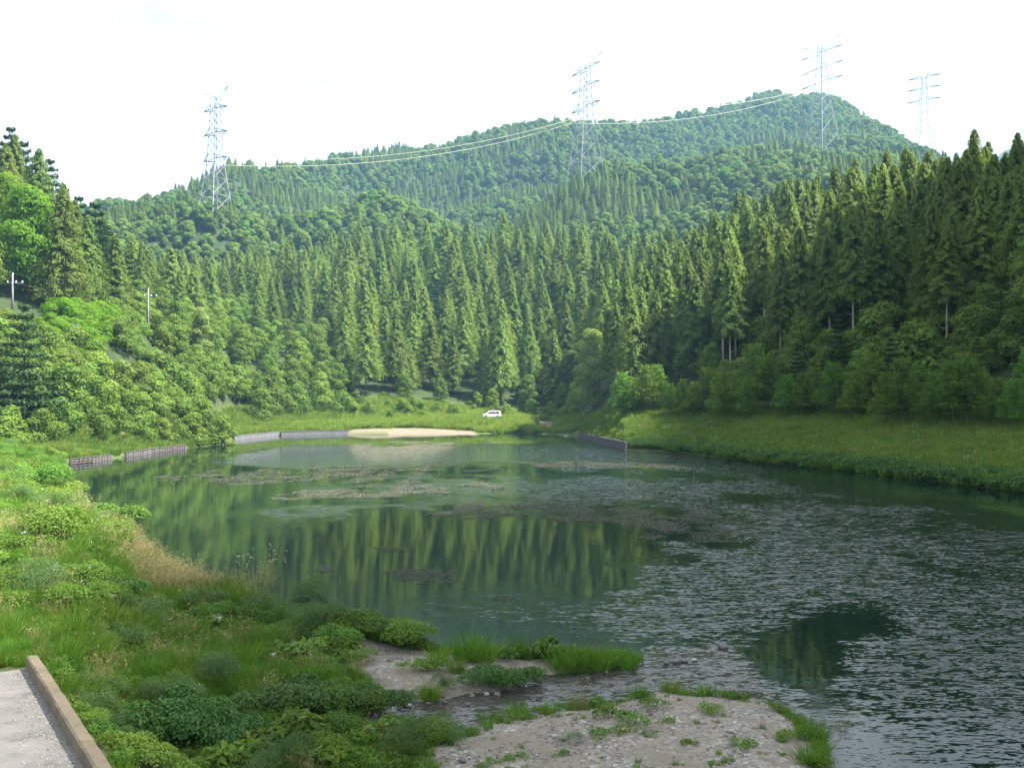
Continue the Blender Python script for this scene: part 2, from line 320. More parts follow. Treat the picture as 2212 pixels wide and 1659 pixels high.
def ground_mat():
    m, t, o = newmat('ground_cover')
    c = N(t, 'ShaderNodeTexCoord')
    def at(n): return N(t, 'ShaderNodeAttribute', attribute_name=n).outputs['Fac']
    def mixc(f, a, b):
        x = N(t, 'ShaderNodeMix', data_type='RGBA')
        if hasattr(f, 'links'): L(t, f, x.inputs[0])
        else: x.inputs[0].default_value = f
        for i, k in ((6, a), (7, b)):
            if hasattr(k, 'links'): L(t, k, x.inputs[i])
            else: x.inputs[i].default_value = (*k, 1)
        return x.outputs[2]
    def noise(s, d=5, r=0.6):
        n = N(t, 'ShaderNodeTexNoise', inp={'Scale': s, 'Detail': d, 'Roughness': r}); L(t, c.outputs['Object'], n.inputs['Vector']); return n.outputs['Fac']
    def rng(v, a, b):
        r = N(t, 'ShaderNodeMapRange', inp={'From Min': a, 'From Max': b}); L(t, v, r.inputs['Value']); return r.outputs[0]
    g = mixc(rng(noise(0.9), .3, .7), (0.03, 0.055, 0.014), (0.06, 0.085, 0.025))
    g = mixc(rng(noise(0.15), .45, .7), g, (0.09, 0.09, 0.04))
    vo = N(t, 'ShaderNodeTexVoronoi', inp={'Scale': 11.0}); L(t, c.outputs['Object'], vo.inputs['Vector'])
    sx = N(t, 'ShaderNodeSeparateColor'); L(t, vo.outputs['Color'], sx.inputs[0])
    peb = mixc(sx.outputs[0], (0.15, 0.13, 0.105), (0.30, 0.265, 0.22))
    peb = mixc(rng(sx.outputs[1], .93, .96), peb, (0.38, 0.36, 0.34))
    peb = mixc(rng(noise(0.7), .42, .66), peb, (0.20, 0.168, 0.13))
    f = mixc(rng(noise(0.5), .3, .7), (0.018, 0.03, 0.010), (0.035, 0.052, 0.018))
    s = mixc(rng(noise(1.2), .3, .7), (0.12, 0.10, 0.07), (0.17, 0.145, 0.105))
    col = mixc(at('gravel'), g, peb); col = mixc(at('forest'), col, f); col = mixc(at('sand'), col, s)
    p = N(t, 'ShaderNodeBsdfPrincipled', inp={'Roughness': 0.95, 'Specular IOR Level': 0.2}); L(t, col, p.inputs['Base Color'])
    b = N(t, 'ShaderNodeBump', inp={'Strength': 0.7, 'Distance': 0.03}); L(t, vo.outputs['Distance'], b.inputs['Height']); L(t, b.outputs[0], p.inputs['Normal'])
    L(t, p.outputs[0], o.inputs[0]); return m
M['ground'] = ground_mat()
# the disc under the camera is closed with a fan
V = np.stack([X, Y, H], -1).reshape(-1, 3); V = np.vstack([V, [[0, 0, float(H[0].mean())]]]); ci = len(V)-1
fan = np.stack([np.full(na-1, ci), idx[0, 1:], idx[0, :-1]], -1)
app = lambda a: np.append(a.reshape(-1), 0.0)
me = mesh('terrain', V, [quads, fan[:, ::-1]], M['ground'], {'gravel': ('POINT', app(gravel)), 'sand': ('POINT', app(sand)), 'forest': ('POINT', app(forest))}, smooth=True)
obj('terrain', me, kind='structure', label='hilly valley ground with gravel bars, meadow and forest floor around the pond')
def gh(x, y):
    return terrain_h(np.atleast_1d(np.asarray(x, float)), np.atleast_1d(np.asarray(y, float)))[0]
def ground_at(u, v, z0=0.5):
    """where the view line through (u, v) meets the ground (near field)"""
    z = z0
    for _ in range(14):
        p = G(u, v, z); z = 0.5*z+0.5*float(gh(p.x, p.y)[0])
    p = G(u, v, z); return Vector((p.x, p.y, float(gh(p.x, p.y)[0])))

# ------------------------------------------------------------------ pond water
wa = np.linspace(-33, 62, 560)*math.pi/180; wr = np.exp(np.linspace(math.log(4), math.log(262), 420))
TW, RW = np.meshgrid(wa, wr); XW = RW*np.sin(TW); YW = RW*np.cos(TW)
sdw = poly_dist(XW, YW, POND)
UW, VW = proj(XW, YW, XW*0)
wj = (fbm(XW/2.2, YW/4.5, 5, 31)-0.5); wp_ = fbm(XW/9, YW/5, 4, 37)-0.5
def soft(poly, px, amp=1.0):
    """soft mask of a wind patch, outline given as it lies on the water"""
    d = poly_dist((UW+(wj+wp_)*150*amp)/4.0, VW+(wj+wp_)*60*amp, [(a/4.0, b) for a, b in poly])
    return 1-sstep(-px, px, d)
r1 = soft([(430,1004),(560,972),(700,964),(900,960),(1250,962),(1400,975),(1600,1000),(1700,1015),(1600,1032),(1430,1012),(1380,1000),(1080,998),(900,1006),(700,1010)], 5, .3)
r2 = soft([(950,1035),(1080,1028),(1500,1024),(1700,1030),(1900,1075),(2400,1150),(2500,1500),(2500,1600),(2200,1590),(1950,1545),(1790,1540),(1760,1500),(1880,1455),(1960,1395),(2000,1330),(1900,1302),(1650,1315),(1570,1370),(1370,1362),(1320,1290),(1480,1215),(1620,1180),(1600,1120),(1450,1092),(1200,1090),(1000,1085),(800,1088),(620,1125),(640,1100),(850,1070)], 34, 1.3)
r3 = soft([(630,1110),(760,1090),(1000,1085),(960,1100),(800,1112),(720,1125)], 7, .8)*0.6
r4 = soft([(1790,1500),(2300,1430),(2400,1900),(1780,1900)], 40, .6)*0.13
r5 = soft([(850,1290),(1100,1270),(1400,1330),(1350,1380),(1000,1340)], 30, .5)*0.12
stream_px = [(1403,1400),(1480,1398),(1560,1388),(1600,1420),(1660,1480),(1740,1560),(1500,1520),(1303,1530),(1091,1560),(960,1600),(700,1620),(760,1520),(960,1510),(1073,1495),(1152,1470),(1303,1445),(1400,1430)]
rst = soft(stream_px, 6, .25)
r2 = r2*(.30+.70*sstep(20, 31, YW+wj*8))
ripple = np.clip(np.maximum.reduce([r1*0.75, r2*np.clip(0.75+wj*1.1+wp_*0.9, .15, 1.3), r3, r4, r5, rst*0.6])+0.016, 0, 1)
glint = np.clip(np.maximum(r2, r1*0.6), 0, 1)
keep = sdw < 1.2
iw = np.arange(XW.size).reshape(XW.shape)
k4 = keep[:-1, :-1] | keep[1:, :-1] | keep[1:, 1:] | keep[:-1, 1:]
qw = np.stack([iw[:-1, :-1], iw[1:, :-1], iw[1:, 1:], iw[:-1, 1:]], -1)[k4][:, ::-1]
used = np.unique(qw); rm = np.full(XW.size, -1); rm[used] = np.arange(len(used))
def water_mat():
    m, t, o = newmat('pond_water')
    c = N(t, 'ShaderNodeTexCoord')
    def at(n): return N(t, 'ShaderNodeAttribute', attribute_name=n).outputs['Fac']
    def noise(s, sc, d=3.0, r=0.5):
        q = N(t, 'ShaderNodeMapping'); q.inputs['Scale'].default_value = sc; L(t, c.outputs['Object'], q.inputs[0])
        n = N(t, 'ShaderNodeTexNoise', inp={'Scale': s, 'Detail': d, 'Roughness': r}); L(t, q.outputs[0], n.inputs['Vector']); return n.outputs['Fac']
    def math_(op, a, b):
        n = N(t, 'ShaderNodeMath', operation=op)
        for i, k in ((0, a), (1, b)):
            if hasattr(k, 'links'): L(t, k, n.inputs[i])
            else: n.inputs[i].default_value = k
        return n.outputs[0]
    def slopes(sc, scl, det):
        q = N(t, 'ShaderNodeMapping'); q.inputs['Scale'].default_value = scl; L(t, c.outputs['Object'], q.inputs[0])
        n = N(t, 'ShaderNodeTexNoise', inp={'Scale': sc, 'Detail': det, 'Roughness': .5}); L(t, q.outputs[0], n.inputs['Vector'])
        v = N(t, 'ShaderNodeVectorMath', operation='SUBTRACT'); L(t, n.outputs['Color'], v.inputs[0]); v.inputs[1].default_value = (.5, .5, .5); return v.outputs[0]
    def vm(op, a_, b_):
        v = N(t, 'ShaderNodeVectorMath', operation=op); L(t, a_, v.inputs[0])
        if hasattr(b_, 'links'): L(t, b_, v.inputs[3 if op == 'SCALE' else 1])
        else: v.inputs[1].default_value = b_
        return v.outputs[0]
    sl = vm('ADD', slopes(16, (0.30, 0.85, 1), 2.0), vm('MULTIPLY', slopes(3.4, (0.40, 1.0, 1), 1.0), (.5, .5, 0)))
    sl = vm('SCALE', vm('MULTIPLY', sl, (0.9, 1.7, 0)), at('ripple'))
    geo = N(t, 'ShaderNodeNewGeometry'); b = N(t, 'ShaderNodeVectorMath', operation='NORMALIZE'); L(t, vm('ADD', geo.outputs['Normal'], sl), b.inputs[0])
    mixc = N(t, 'ShaderNodeMix', data_type='RGBA'); mixc.inputs[6].default_value = (0.0035, 0.0125, 0.009, 1); mixc.inputs[7].default_value = (0.06, 0.054, 0.048, 1)
    L(t, at('shallow'), mixc.inputs[0])
    p = N(t, 'ShaderNodeBsdfPrincipled', inp={'Roughness': 0.03, 'IOR': 1.333}); L(t, mixc.outputs[2], p.inputs['Base Color']); L(t, b.outputs[0], p.inputs['Normal'])
    L(t, p.outputs[0], o.inputs[0]); return m
M['water'] = water_mat()
shal = np.clip(rst*0.9, 0, 1)
shal = np.maximum(shal, (1-sstep(0.0, 2.2, -sdw+wj*1.5))*(YW < 60)*0.6)
f_ = lambda a: a.reshape(-1)[used]
me = mesh('pond_water', np.stack([XW, YW, XW*0], -1).reshape(-1, 3)[used], rm[qw], M['water'], {'ripple': ('POINT', f_(ripple)), 'shallow': ('POINT', f_(shal))}, smooth=True)
obj('pond_water', me, kind='structure', label='green pond water with wind ripples and a shallow stream mouth')

# ------------------------------------------------------------------ plant meshes
def nrm(a): return a/np.maximum(np.linalg.norm(a, axis=-1, keepdims=True), 1e-9)
def leaves(c, n, ln, wd, ax=None, R=rs):
    """diamond leaves: centres c, normals n, optional long axis ax"""
    n = nrm(n); k = len(c)
    if ax is None: ax = R.normal(size=(k, 3))
    a = nrm(ax-(ax*n).sum(1, keepdims=True)*n); b = np.cross(n, a)
    ln = np.broadcast_to(ln, (k,))[:, None]; wd = np.broadcast_to(wd, (k,))[:, None]
    V = np.stack([c-a*ln/2, c+b*wd/2, c+a*ln/2, c-b*wd/2], 1).reshape(-1, 3)
    return V, np.arange(4*k).reshape(k, 4)
def blades(base, tip, w, bend, R=rs):
    """grass blades as two-piece strips (quad + triangle)"""
    k = len(base); d = tip-base; side = nrm(np.cross(d, R.normal(size=(k, 3))))*np.broadcast_to(w, (k,))[:, None]
    mid = base+d*0.55; mid[:, 2] += bend
    V = np.stack([base-side/2, base+side/2, mid+side*0.4, mid-side*0.4, tip], 1).reshape(-1, 3)
    o = np.arange(k)[:, None]*5
    return V, [np.hstack([o, o+1, o+2, o+3]), np.hstack([o+3, o+2, o+4])]
def larch_mesh(name, seed, Ht=20.0, Rm=3.3, c0=0.22, nb=150, per=40, mat='larch', lsize=0.40, droop=0.22):
    R = np.random.RandomState(seed); C_ = []; Nn = []; A = []; T = []
    for i in range(nb):
        t = (i+R.rand())/nb; t = 1-(1-t)**1.1; h = c0+(1-c0)*t*0.985
        prof = (1-t)**0.86*(0.74+0.26*min(1, t*4)); ln = Rm*prof*R.uniform(0.74, 1.10)+0.30
        az = i*2.39996+R.normal()*0.35; rise = 0.25*t+0.05
        k = max(8, int(per*(0.35+prof))); s = R.rand(k)**0.75
        rx = np.cos(az)*ln*s; ry = np.sin(az)*ln*s
        z = h*Ht+ln*(rise*s-droop*s*s*1.6)+R.normal(size=k)*0.16
        sw = R.normal(size=(k, 2))*(0.10+0.16*(1-s[:, None]*0.5))*max(0.6, ln*0.45)
        c = np.stack([rx+sw[:, 0], ry+sw[:, 1], z], 1)
        C_.append(c); out = np.stack([np.cos(az)*np.ones(k), np.sin(az)*np.ones(k), 0.55*np.ones(k)], 1)
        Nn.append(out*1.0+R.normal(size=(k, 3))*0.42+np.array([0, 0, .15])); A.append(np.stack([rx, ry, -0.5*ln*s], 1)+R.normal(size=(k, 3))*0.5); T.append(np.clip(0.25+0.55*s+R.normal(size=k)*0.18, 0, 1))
    C_, Nn, A, T = map(np.concatenate, (C_, Nn, A, T))
    V, Fq = leaves(C_, Nn, lsize*R.uniform(0.7, 1.4, len(C_)), lsize*0.5*R.uniform(0.7, 1.3, len(C_)), A, R)
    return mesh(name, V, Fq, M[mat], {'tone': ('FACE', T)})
def pine_mesh(name, seed, Ht=16.0, Rm=4.0, c0=0.18, layers=11, mat='pine', lsize=0.34, per=60, taper=0.8):
    R = np.random.RandomState(seed); C_ = []; Nn = []; A = []; T = []
    for l in range(layers):
        t = l/(layers-0.3); h0 = c0+(1-c0)*t; nbr = int(9-4*t)
        for b in range(nbr):
            az = 2*math.pi*b/nbr+R.normal()*0.25+l; ln = Rm*(1-t)**taper*R.uniform(0.65, 1.15)+0.3
            k = int(per*(0.4+ln/Rm)); s = R.rand(k)**0.65
            w = 0.30*ln*np.sin(np.clip(s*0.9+0.1, 0, 1)*math.pi*0.9)+0.05
            lat = R.uniform(-1, 1, k)*w
            x = np.cos(az)*ln*s-np.sin(az)*lat; y = np.sin(az)*ln*s+np.cos(az)*lat
            z = h0*Ht+ln*(0.12*s-0.10*s*s)+R.normal(size=k)*0.14+0.25*s*s
            C_.append(np.stack([x, y, z], 1)); Nn.append(np.stack([np.cos(az)*.3*np.ones(k), np.sin(az)*.3*np.ones(k), np.ones(k)], 1)+R.normal(size=(k, 3))*0.6)
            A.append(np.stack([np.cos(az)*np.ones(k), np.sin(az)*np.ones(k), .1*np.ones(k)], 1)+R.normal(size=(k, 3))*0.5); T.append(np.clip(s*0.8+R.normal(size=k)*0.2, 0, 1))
    C_, Nn, A, T = map(np.concatenate, (C_, Nn, A, T))
    V, Fq = leaves(C_, Nn, lsize*R.uniform(0.7, 1.5, len(C_)), lsize*0.4, A, R)
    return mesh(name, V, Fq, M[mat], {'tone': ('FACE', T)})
def broad_mesh(name, seed, Ht=12.0, Rm=5.0, c0=0.2, lobes=16, n=6000, mat='leaf', lsize=0.42, top=1.0):
    R = np.random.RandomState(seed); cs = []; rr = []
    for i in range(lobes):
        t = (i+0.5)/lobes; h = c0+(1-c0)*(t**0.85)*0.86; prof = math.sin(min(1, (1-t*0.86)*1.1+0.05)*math.pi*0.5)*(0.55+0.45*min(1, t*3))
        az = i*2.4+R.normal()*0.4; d = Rm*prof*R.uniform(0.30, 0.72)*(1-0.5*t*t)
        cs.append((math.cos(az)*d, math.sin(az)*d, h*Ht)); rr.append(Rm*R.uniform(0.30, 0.48)*(0.75+0.35*(1-t))*top)
    cs = np.array(cs); rr = np.array(rr)
    w = rr**2/np.sum(rr**2); which = R.choice(lobes, n, p=w)
    d = nrm(R.normal(size=(n, 3))); d[:, 2] = np.where(d[:, 2] < -0.35, -d[:, 2]*0.5, d[:, 2]); d = nrm(d)
    sh = 1-np.abs(R.normal(size=n))*0.13
    bump_ = 1+0.22*np.sin(d[:, 0]*7+which)*np.sin(d[:, 1]*6+which*2)*np.cos(d[:, 2]*5)
    c = cs[which]+d*(rr[which]*sh*bump_)[:, None]*np.array([1, 1, 0.82])
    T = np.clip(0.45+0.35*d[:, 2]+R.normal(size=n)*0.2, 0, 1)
    V, Fq = leaves(c, d*1.1+R.normal(size=(n, 3))*0.42+np.array([0, 0, .1]), lsize*R.uniform(0.6, 1.4, n), lsize*0.62*R.uniform(0.7, 1.3, n), None, R)
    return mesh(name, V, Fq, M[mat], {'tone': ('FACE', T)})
def trunk_mesh(name, Ht, r, seed, mat='bark', limbs=8, spread=2.5, c0=0.25):
    R = np.random.RandomState(seed); b = MB(); pts = []; rad_ = []
    for i in range(6):
        t = i/5; pts.append((R.normal()*0.05*t*Ht*0.1, R.normal()*0.05*t*Ht*0.1, -0.6+t*(Ht*0.93+0.6))); rad_.append(r*(1-t)**0.8+0.015)
    b.tube(pts, rad_, 7)
    for i in range(limbs):
        t = c0+(0.9-c0)*i/limbs; az = i*2.4; l = spread*(1.1-t)
        b.tube([(0, 0, t*Ht), (math.cos(az)*l*.5, math.sin(az)*l*.5, t*Ht+l*.25), (math.cos(az)*l, math.sin(az)*l, t*Ht+l*.45)], [r*.35*(1-t)+.02, r*.22*(1-t)+.015, .01], 4, False)
    return b.mesh(name, M[mat], True)
def bush_mesh(name, seed, w=1.6, h=1.0, n=2600, ln=0.10, wd=0.045, mat='weed', droop=0.0, lob=7, stems=12):
    R = np.random.RandomState(seed); cs = R.normal(size=(lob, 3))*np.array([w*.26, w*.26, h*.12]); cs[:, 2] = h*0.35+np.abs(cs[:, 2])
    rr = R.uniform(0.24, 0.38, lob)*w; which = R.randint(0, lob, n)
    d = nrm(R.normal(size=(n, 3))); d[:, 2] = np.where(d[:, 2] < -0.1, -d[:, 2], d[:, 2])
    c = cs[which]+d*(rr[which]*(1-np.abs(R.normal(size=n))*0.2))[:, None]*np.array([1, 1, h/w*1.25]); c[:, 2] = np.maximum(c[:, 2], 0.03)
    ax = np.c_[d[:, 0], d[:, 1], np.full(n, -droop)]+R.normal(size=(n, 3))*0.5
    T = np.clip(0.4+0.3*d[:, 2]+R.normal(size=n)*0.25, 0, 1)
    V, Fq = leaves(c, d*0.6+np.array([0, 0, .5])+R.normal(size=(n, 3))*0.45, ln*R.uniform(0.6, 1.5, n), wd*R.uniform(0.7, 1.3, n), ax, R)
    return mesh(name, V, Fq, M[mat], {'tone': ('FACE', T)})
def grass_mesh(name, seed, w=0.35, h=0.55, n=70, bw=0.014, mat='grass', lean=0.5, heads=0, hmat=None):
    R = np.random.RandomState(seed); a = R.rand(n)*2*math.pi; r = np.sqrt(R.rand(n))*w*0.45
    base = np.stack([np.cos(a)*r, np.sin(a)*r, np.full(n, -0.03)], 1); hh = h*R.uniform(0.45, 1.1, n); o = R.rand(n)*lean*h
    a2 = a+R.normal(size=n)*0.8
    tip = base+np.stack([np.cos(a2)*o, np.sin(a2)*o, hh], 1)
    V, Fs = blades(base, tip, bw*R.uniform(.7, 1.4, n), h*0.08, R)
    T = np.clip(R.rand(n)*0.9, 0, 1); T2 = np.concatenate([T, T])
    if heads:
        k = heads; i = R.choice(n, k); ht = tip[i]+np.array([0, 0, h*0.15]); m = 5
        c = np.repeat(ht, m, 0)+R.normal(size=(k*m, 3))*np.array([.02, .02, .06])*h*1.6
        V2, F2 = leaves(c, R.normal(size=(k*m, 3)), 0.045*h*1.6, 0.016*h*1.6, None, R)
        Fs[0] = np.vstack([Fs[0], F2+len(V)]); V = np.vstack([V, V2]); T2 = np.concatenate([T, np.full(k*m, 1.0), T])
        # order: quads first then tris
    return mesh(name, V, Fs, M[mat], {'tone': ('FACE', T2)})
def stone_mesh(name, seed, mat='stone', sub=1):
    R = np.random.RandomState(seed); import bmesh
    bm = bmesh.new(); bmesh.ops.create_icosphere(bm, subdivisions=sub, radius=0.5)
    k = R.normal(size=(4, 3))
    for v in bm.verts:
        q = np.array(v.co); s = 1+0.13*np.sin(q@k[0]*5)+0.1*np.sin(q@k[1]*6); v.co = Vector(q*s*np.array([1, .8, .55]))
    me = bpy.data.meshes.new(name); bm.to_mesh(me); bm.free(); me.materials.append(M[mat]); return me

SRC = {}
def proto(kind, crown, trunk): SRC.setdefault(kind, []).append((crown, trunk))
for i, (rm_, c0_, dr_) in enumerate(((5.0, .10, .22), (5.8, .16, .16), (5.3, .20, .26), (6.3, .14, .20), (4.4, .2, .18), (5.6, .26, .28))): proto('larch', larch_mesh('crown', 10+i, 20, rm_, c0_, 190, 74, 'larch', 0.40, dr_), trunk_mesh('trunk', 20, 0.2, i, 'bark', 6, 2.0))
for i in range(3): proto('tall', larch_mesh('crown', 30+i, 22, 4.6, 0.34+0.05*i, 170, 80, 'larch', 0.38), trunk_mesh('trunk', 22, 0.2, 20+i, 'palebark', 9, 1.6, 0.15))
for i in range(5): proto('broad', broad_mesh('crown', 50+i, 11+i*0.5, 4.3+0.3*i, 0.12, 15+i, 5200), trunk_mesh('trunk', 9, 0.22, 40+i, 'bark', 9, 3.0))
for i in range(2): proto('pine', pine_mesh('crown', 70+i, 15, 4.1, 0.16, 12, 'pine', 0.36, 120), trunk_mesh('trunk', 15, 0.22, 60+i))
for i in range(3): proto('young', pine_mesh('crown', 80+i, 5.2, 1.65, 0.27, 8, 'young', 0.22, 60, 0.55), trunk_mesh('trunk', 5, 0.07, 70+i, 'bark', 6, 1.0))
proto('bright', broad_mesh('crown', 90, 19, 8.5, 0.1, 34, 15000, 'bright', 0.5, 0.8), trunk_mesh('trunk', 16, 0.4, 80, 'bark', 12, 6))
proto('birch', broad_mesh('crown', 91, 17, 5.2, 0.08, 26, 9000, 'birchleaf', 0.36, 0.9), trunk_mesh('trunk', 15, 0.2, 81, 'palebark', 12, 4))
for i in range(3): proto('shrub', broad_mesh('crown', 95+i, 4.2, 2.6, 0.0, 9, 3400, 'leaf', 0.24, 1.1), trunk_mesh('trunk', 3, 0.07, 90+i, 'bark', 5, 1.2))
proto('sunshrub', broad_mesh('crown', 99, 3.2, 2.8, 0.0, 10, 3400, 'bright', 0.24, 1.1), trunk_mesh('trunk', 2.4, 0.06, 93, 'bark', 5, 1.2))
for i in range(4): proto('canopy', broad_mesh('crown', 150+i, 8.5, 5.0, 0.25, 13, 4400, 'leaf' if i < 2 else 'young', 0.58, 0.95), trunk_mesh('trunk', 7, 0.2, 150+i, 'bark', 5, 3.0))  # half the variants get lighter leaves, standing in for sunlit crowns
HT = {'canopy': 9.5, 'larch': 20, 'tall': 22, 'broad': 12, 'pine': 15, 'young': 5.2, 'bright': 19, 'birch': 17, 'shrub': 4.2, 'sunshrub': 3.4}
RM = {'canopy': 5.4, 'larch': 5.0, 'tall': 4.6, 'broad': 4.9, 'pine': 3.9, 'young': 1.9, 'bright': 8.5, 'birch': 5.2, 'shrub': 2.6, 'sunshrub': 2.8}
NAMES = {'canopy': 'broadleaf_tree', 'larch': 'larch_tree', 'tall': 'larch_tree', 'broad': 'broadleaf_tree', 'pine': 'pine_tree', 'young': 'young_tree', 'bright': 'broadleaf_tree', 'birch': 'broadleaf_tree', 'shrub': 'shrub', 'sunshrub': 'shrub'}

# ------------------------------------------------------------------ where the trees stand
trees = []   # kind, variant, x, y, z, rz, scale, label, group
def tz(x, y): return float(gh(x, y)[0])
def add_tree(kind, u, Y, sc=1.0, label=None, group=None, v=None, x=None, zoff=0.0):
    X0 = (u-CU)/F*Y if x is None else x
    trees.append([kind, random.randrange(len(SRC[kind])), X0, Y, tz(X0, Y)-0.1+zoff, random.random()*6.28, sc, label, group])
# single, recognisable ones
add_tree('bright', 62, 166, 1.05, 'large sunlit yellow-green tree high on the left bank above the utility pole')
add_tree('bright', 5, 176, 0.9, 'bright green tree at the left edge behind the large sunlit one')
add_tree('birch', 1278, 219, 1.2, 'pale green birch-like tree at the end of the meadow against the dark right wood')
add_tree('birch', 1240, 232, 0.55, 'low pale green tree left of the birch at the pond inlet')
add_tree('pine', 52, 126, 1.12, 'dark spreading pine on the left shore below the utility pole')
add_tree('pine', -22, 122, 0.9, 'dark pine at the left edge of the shore')
add_tree('pine', 205, 186, 1.45, 'tall olive green pine beside the bright shrub slope on the left')
add_tree('pine', 168, 196, 1.35, 'tall pine behind the bright tree on the left hillside')
add_tree('pine', 278, 190, 0.95, 'thin reddish-trunked pine left of the second utility pole')
for _u, _y, _s in ((-30,205,1.5),(20,200,1.45),(48,208,1.5),(80,204,1.35),(104,200,1.4),(128,206,1.1),(150,212,1.15),(185,205,1.2),(228,206,1.25),(245,222,1.1)): add_tree('pine', _u, _y, _s)
add_tree('birch', 430, 205, 0.72, 'bright round tree right of the second utility pole')
add_tree('birch', 470, 215, 0.6, 'small bright tree beyond the round bright one on the left slope')
def jgrid(x0, x1, y0, y1, s):
    nx = int((x1-x0)/s)+1; ny = int((y1-y0)/s)+1
    gx, gy = np.meshgrid(x0+np.arange(nx)*s, y0+np.arange(ny)*s); gx[1::2] += s/2
    return (gx+rs.uniform(-.38, .38, gx.shape)*s).ravel(), (gy+rs.uniform(-.38, .38, gy.shape)*s).ravel()
def band(x, y):
    """for each point: depth relative to the breakpoints"""
    u = CU+F*x/y; return u, [np.interp(u, b[0], b[1]) for b in BU]
def fill(x0, x1, y0, y1, s, rule):
    x, y = jgrid(x0, x1, y0, y1, s); u, bb = band(x, y); h, sd_ = terrain_h(x, y)
    k = rule(x, y, u, bb)
    pt = fbm(x/45+9, y/45, 3, 88)  # patches of lighter canopy crowns, sunlight on ridges put into leaf colour
    for i in np.nonzero(sd_ > 2)[0]:
        if k[i]:
            kd, sc = k[i]; vr_ = random.randrange(len(SRC[kd])) if kd != 'canopy' else (random.randint(2, 3) if random.random() < .12+1.6*max(0, pt[i]-.47) else random.randint(0, 1)); trees.append([kd, vr_, float(x[i]), float(y[i]), float(h[i])-0.2, random.random()*6.28, sc, None, None])
def rule_mid(x, y, u, bb):
    out = [None]*len(x); n1 = fbm(x/30, y/30, 3, 51); rn = rs.rand(len(x))
    for i in range(len(x)):
        U = u[i]; Yv = y[i]
        if U < -420 or U > 2650 or Yv < bb[4][i] or Yv > bb[7][i]+15: continue
        if 1230 < U < 1330 and Yv < 238: continue
        if U < 250:       # left slope
            if Yv < bb[5][i]+1: continue           # shrubs only below the terrace
            if -60 < U < 300 and Yv < bb[5][i]+7: continue
            if U > -30 and U < 130 and Yv < 178: continue
            out[i] = ('pine' if rn[i] < 0.55 else 'larch', random.uniform(0.85, 1.15)*(1.1 if rn[i] < 0.5 else .95))
        elif U < 700:
            t = (Yv-bb[4][i])/(bb[6][i]-bb[4][i])
            if U < 420 and Yv < bb[5][i]+4: continue
            if t < 0.30+0.1*n1[i]: out[i] = ('broad', random.uniform(0.6, 0.95))
            elif t < 0.55 and n1[i] > 0.55: out[i] = ('broad', random.uniform(0.7, 1.0))
            else: out[i] = ('larch', random.uniform(0.68, 1.0))
        elif U < 1310 or Yv > 300:
            t = (Yv-bb[4][i])/(bb[6][i]-bb[4][i])
            if t < 0.05 and rn[i] < 0.7: out[i] = ('broad', random.uniform(0.45, 0.75))
            elif rn[i] < 0.03: out[i] = ('pine', random.uniform(.9, 1.1))
            elif U > 1120 and t < 0.2 and rn[i] < 0.5: out[i] = ('broad', random.uniform(0.6, 1.0))
            elif n1[i] > .66 and rn[i] < .4: out[i] = ('broad', random.uniform(0.9, 1.2))
            else: out[i] = ('larch', random.choice((.6, .8, .9, .95, 1.0, 1.05, 1.15))*random.uniform(.93, 1.07))
        else:
            t = Yv-bb[4][i]
            if t < 9: out[i] = ('broad' if rn[i] < .6 else 'pine', random.uniform(0.45, 0.75))
            elif t < 16 and rn[i] < .5: out[i] = ('broad', random.uniform(0.6, 0.9))
            else: out[i] = ('tall' if U > 1560 else ('larch' if rn[i] < .6 else 'tall'), random.uniform(0.80, 1.06))
    return out
fill(-150, 190, 100, 430, 7.3, rule_mid)
def rule_right(x, y, u, bb):
    out = [None]*len(x)
    for i in range(len(x)):
        if 1500 < u[i] < 2500 and bb[4][i]+16 < y[i] < bb[6][i]+6 and random.random() < .75: out[i] = ('tall', random.uniform(.78, 1.0))
    return out
fill(20, 190, 120, 290, 7.4, rule_right)
def rule_far(x, y, u, bb):
    out = [None]*len(x); n1 = fbm(x/60, y/60, 3, 61); rn = rs.rand(len(x))
    for i in range(len(x)):
        U = u[i]; Yv = y[i]
        if U < -150 or U > 2400 or Yv < bb[7][i]+12 or Yv > bb[11][i]+30: continue
        if any(abs(U-a) < 14+b and abs(Yv-c) < 8 for a, b, c in ((465, 8, 462), (1265, 0, 562), (1775, 0, 722))): continue
        conif = (Yv > bb[9][i] and Yv < bb[11][i]-70 and 560 < U < 1250 and n1[i] > 0.5) or n1[i] > 0.66 or rn[i] < .05 or (Yv < bb[8][i]-50 and U < 620 and rn[i] < .6) or (Yv < 345 and U > 1480)
        out[i] = ('larch', random.uniform(0.45, 0.65)) if conif else ('canopy', 0.5+.75*random.random()**1.4)
    return out
fill(-330, 640, 270, 1120, 5.9, rule_far)
# row of young trees along the top of the right bank
yl = [(1345,186),(1372,188),(1395,184),(1420,188),(1447,178),(1478,176),(1500,172),(1530,170),(1562,162),(1585,165),(1612,156),(1628,159),(1660,158),(1700,152),(1735,150),(1760,152),(1800,146),(1850,141),(1880,142),(1915,133),(1950,131),(1985,134),(2020,127),(2060,124),(2090,122),(2120,124),(2155,119),(2190,116),(2230,117),(2280,113),(2330,110)]
for i, (u, Yd) in enumerate(yl): add_tree('young', u, Yd-11, random.uniform(.95, 1.6) if i != 11 else 2.0, 'light green young tree brighter and taller than its neighbours on the right bank' if i == 11 else None)
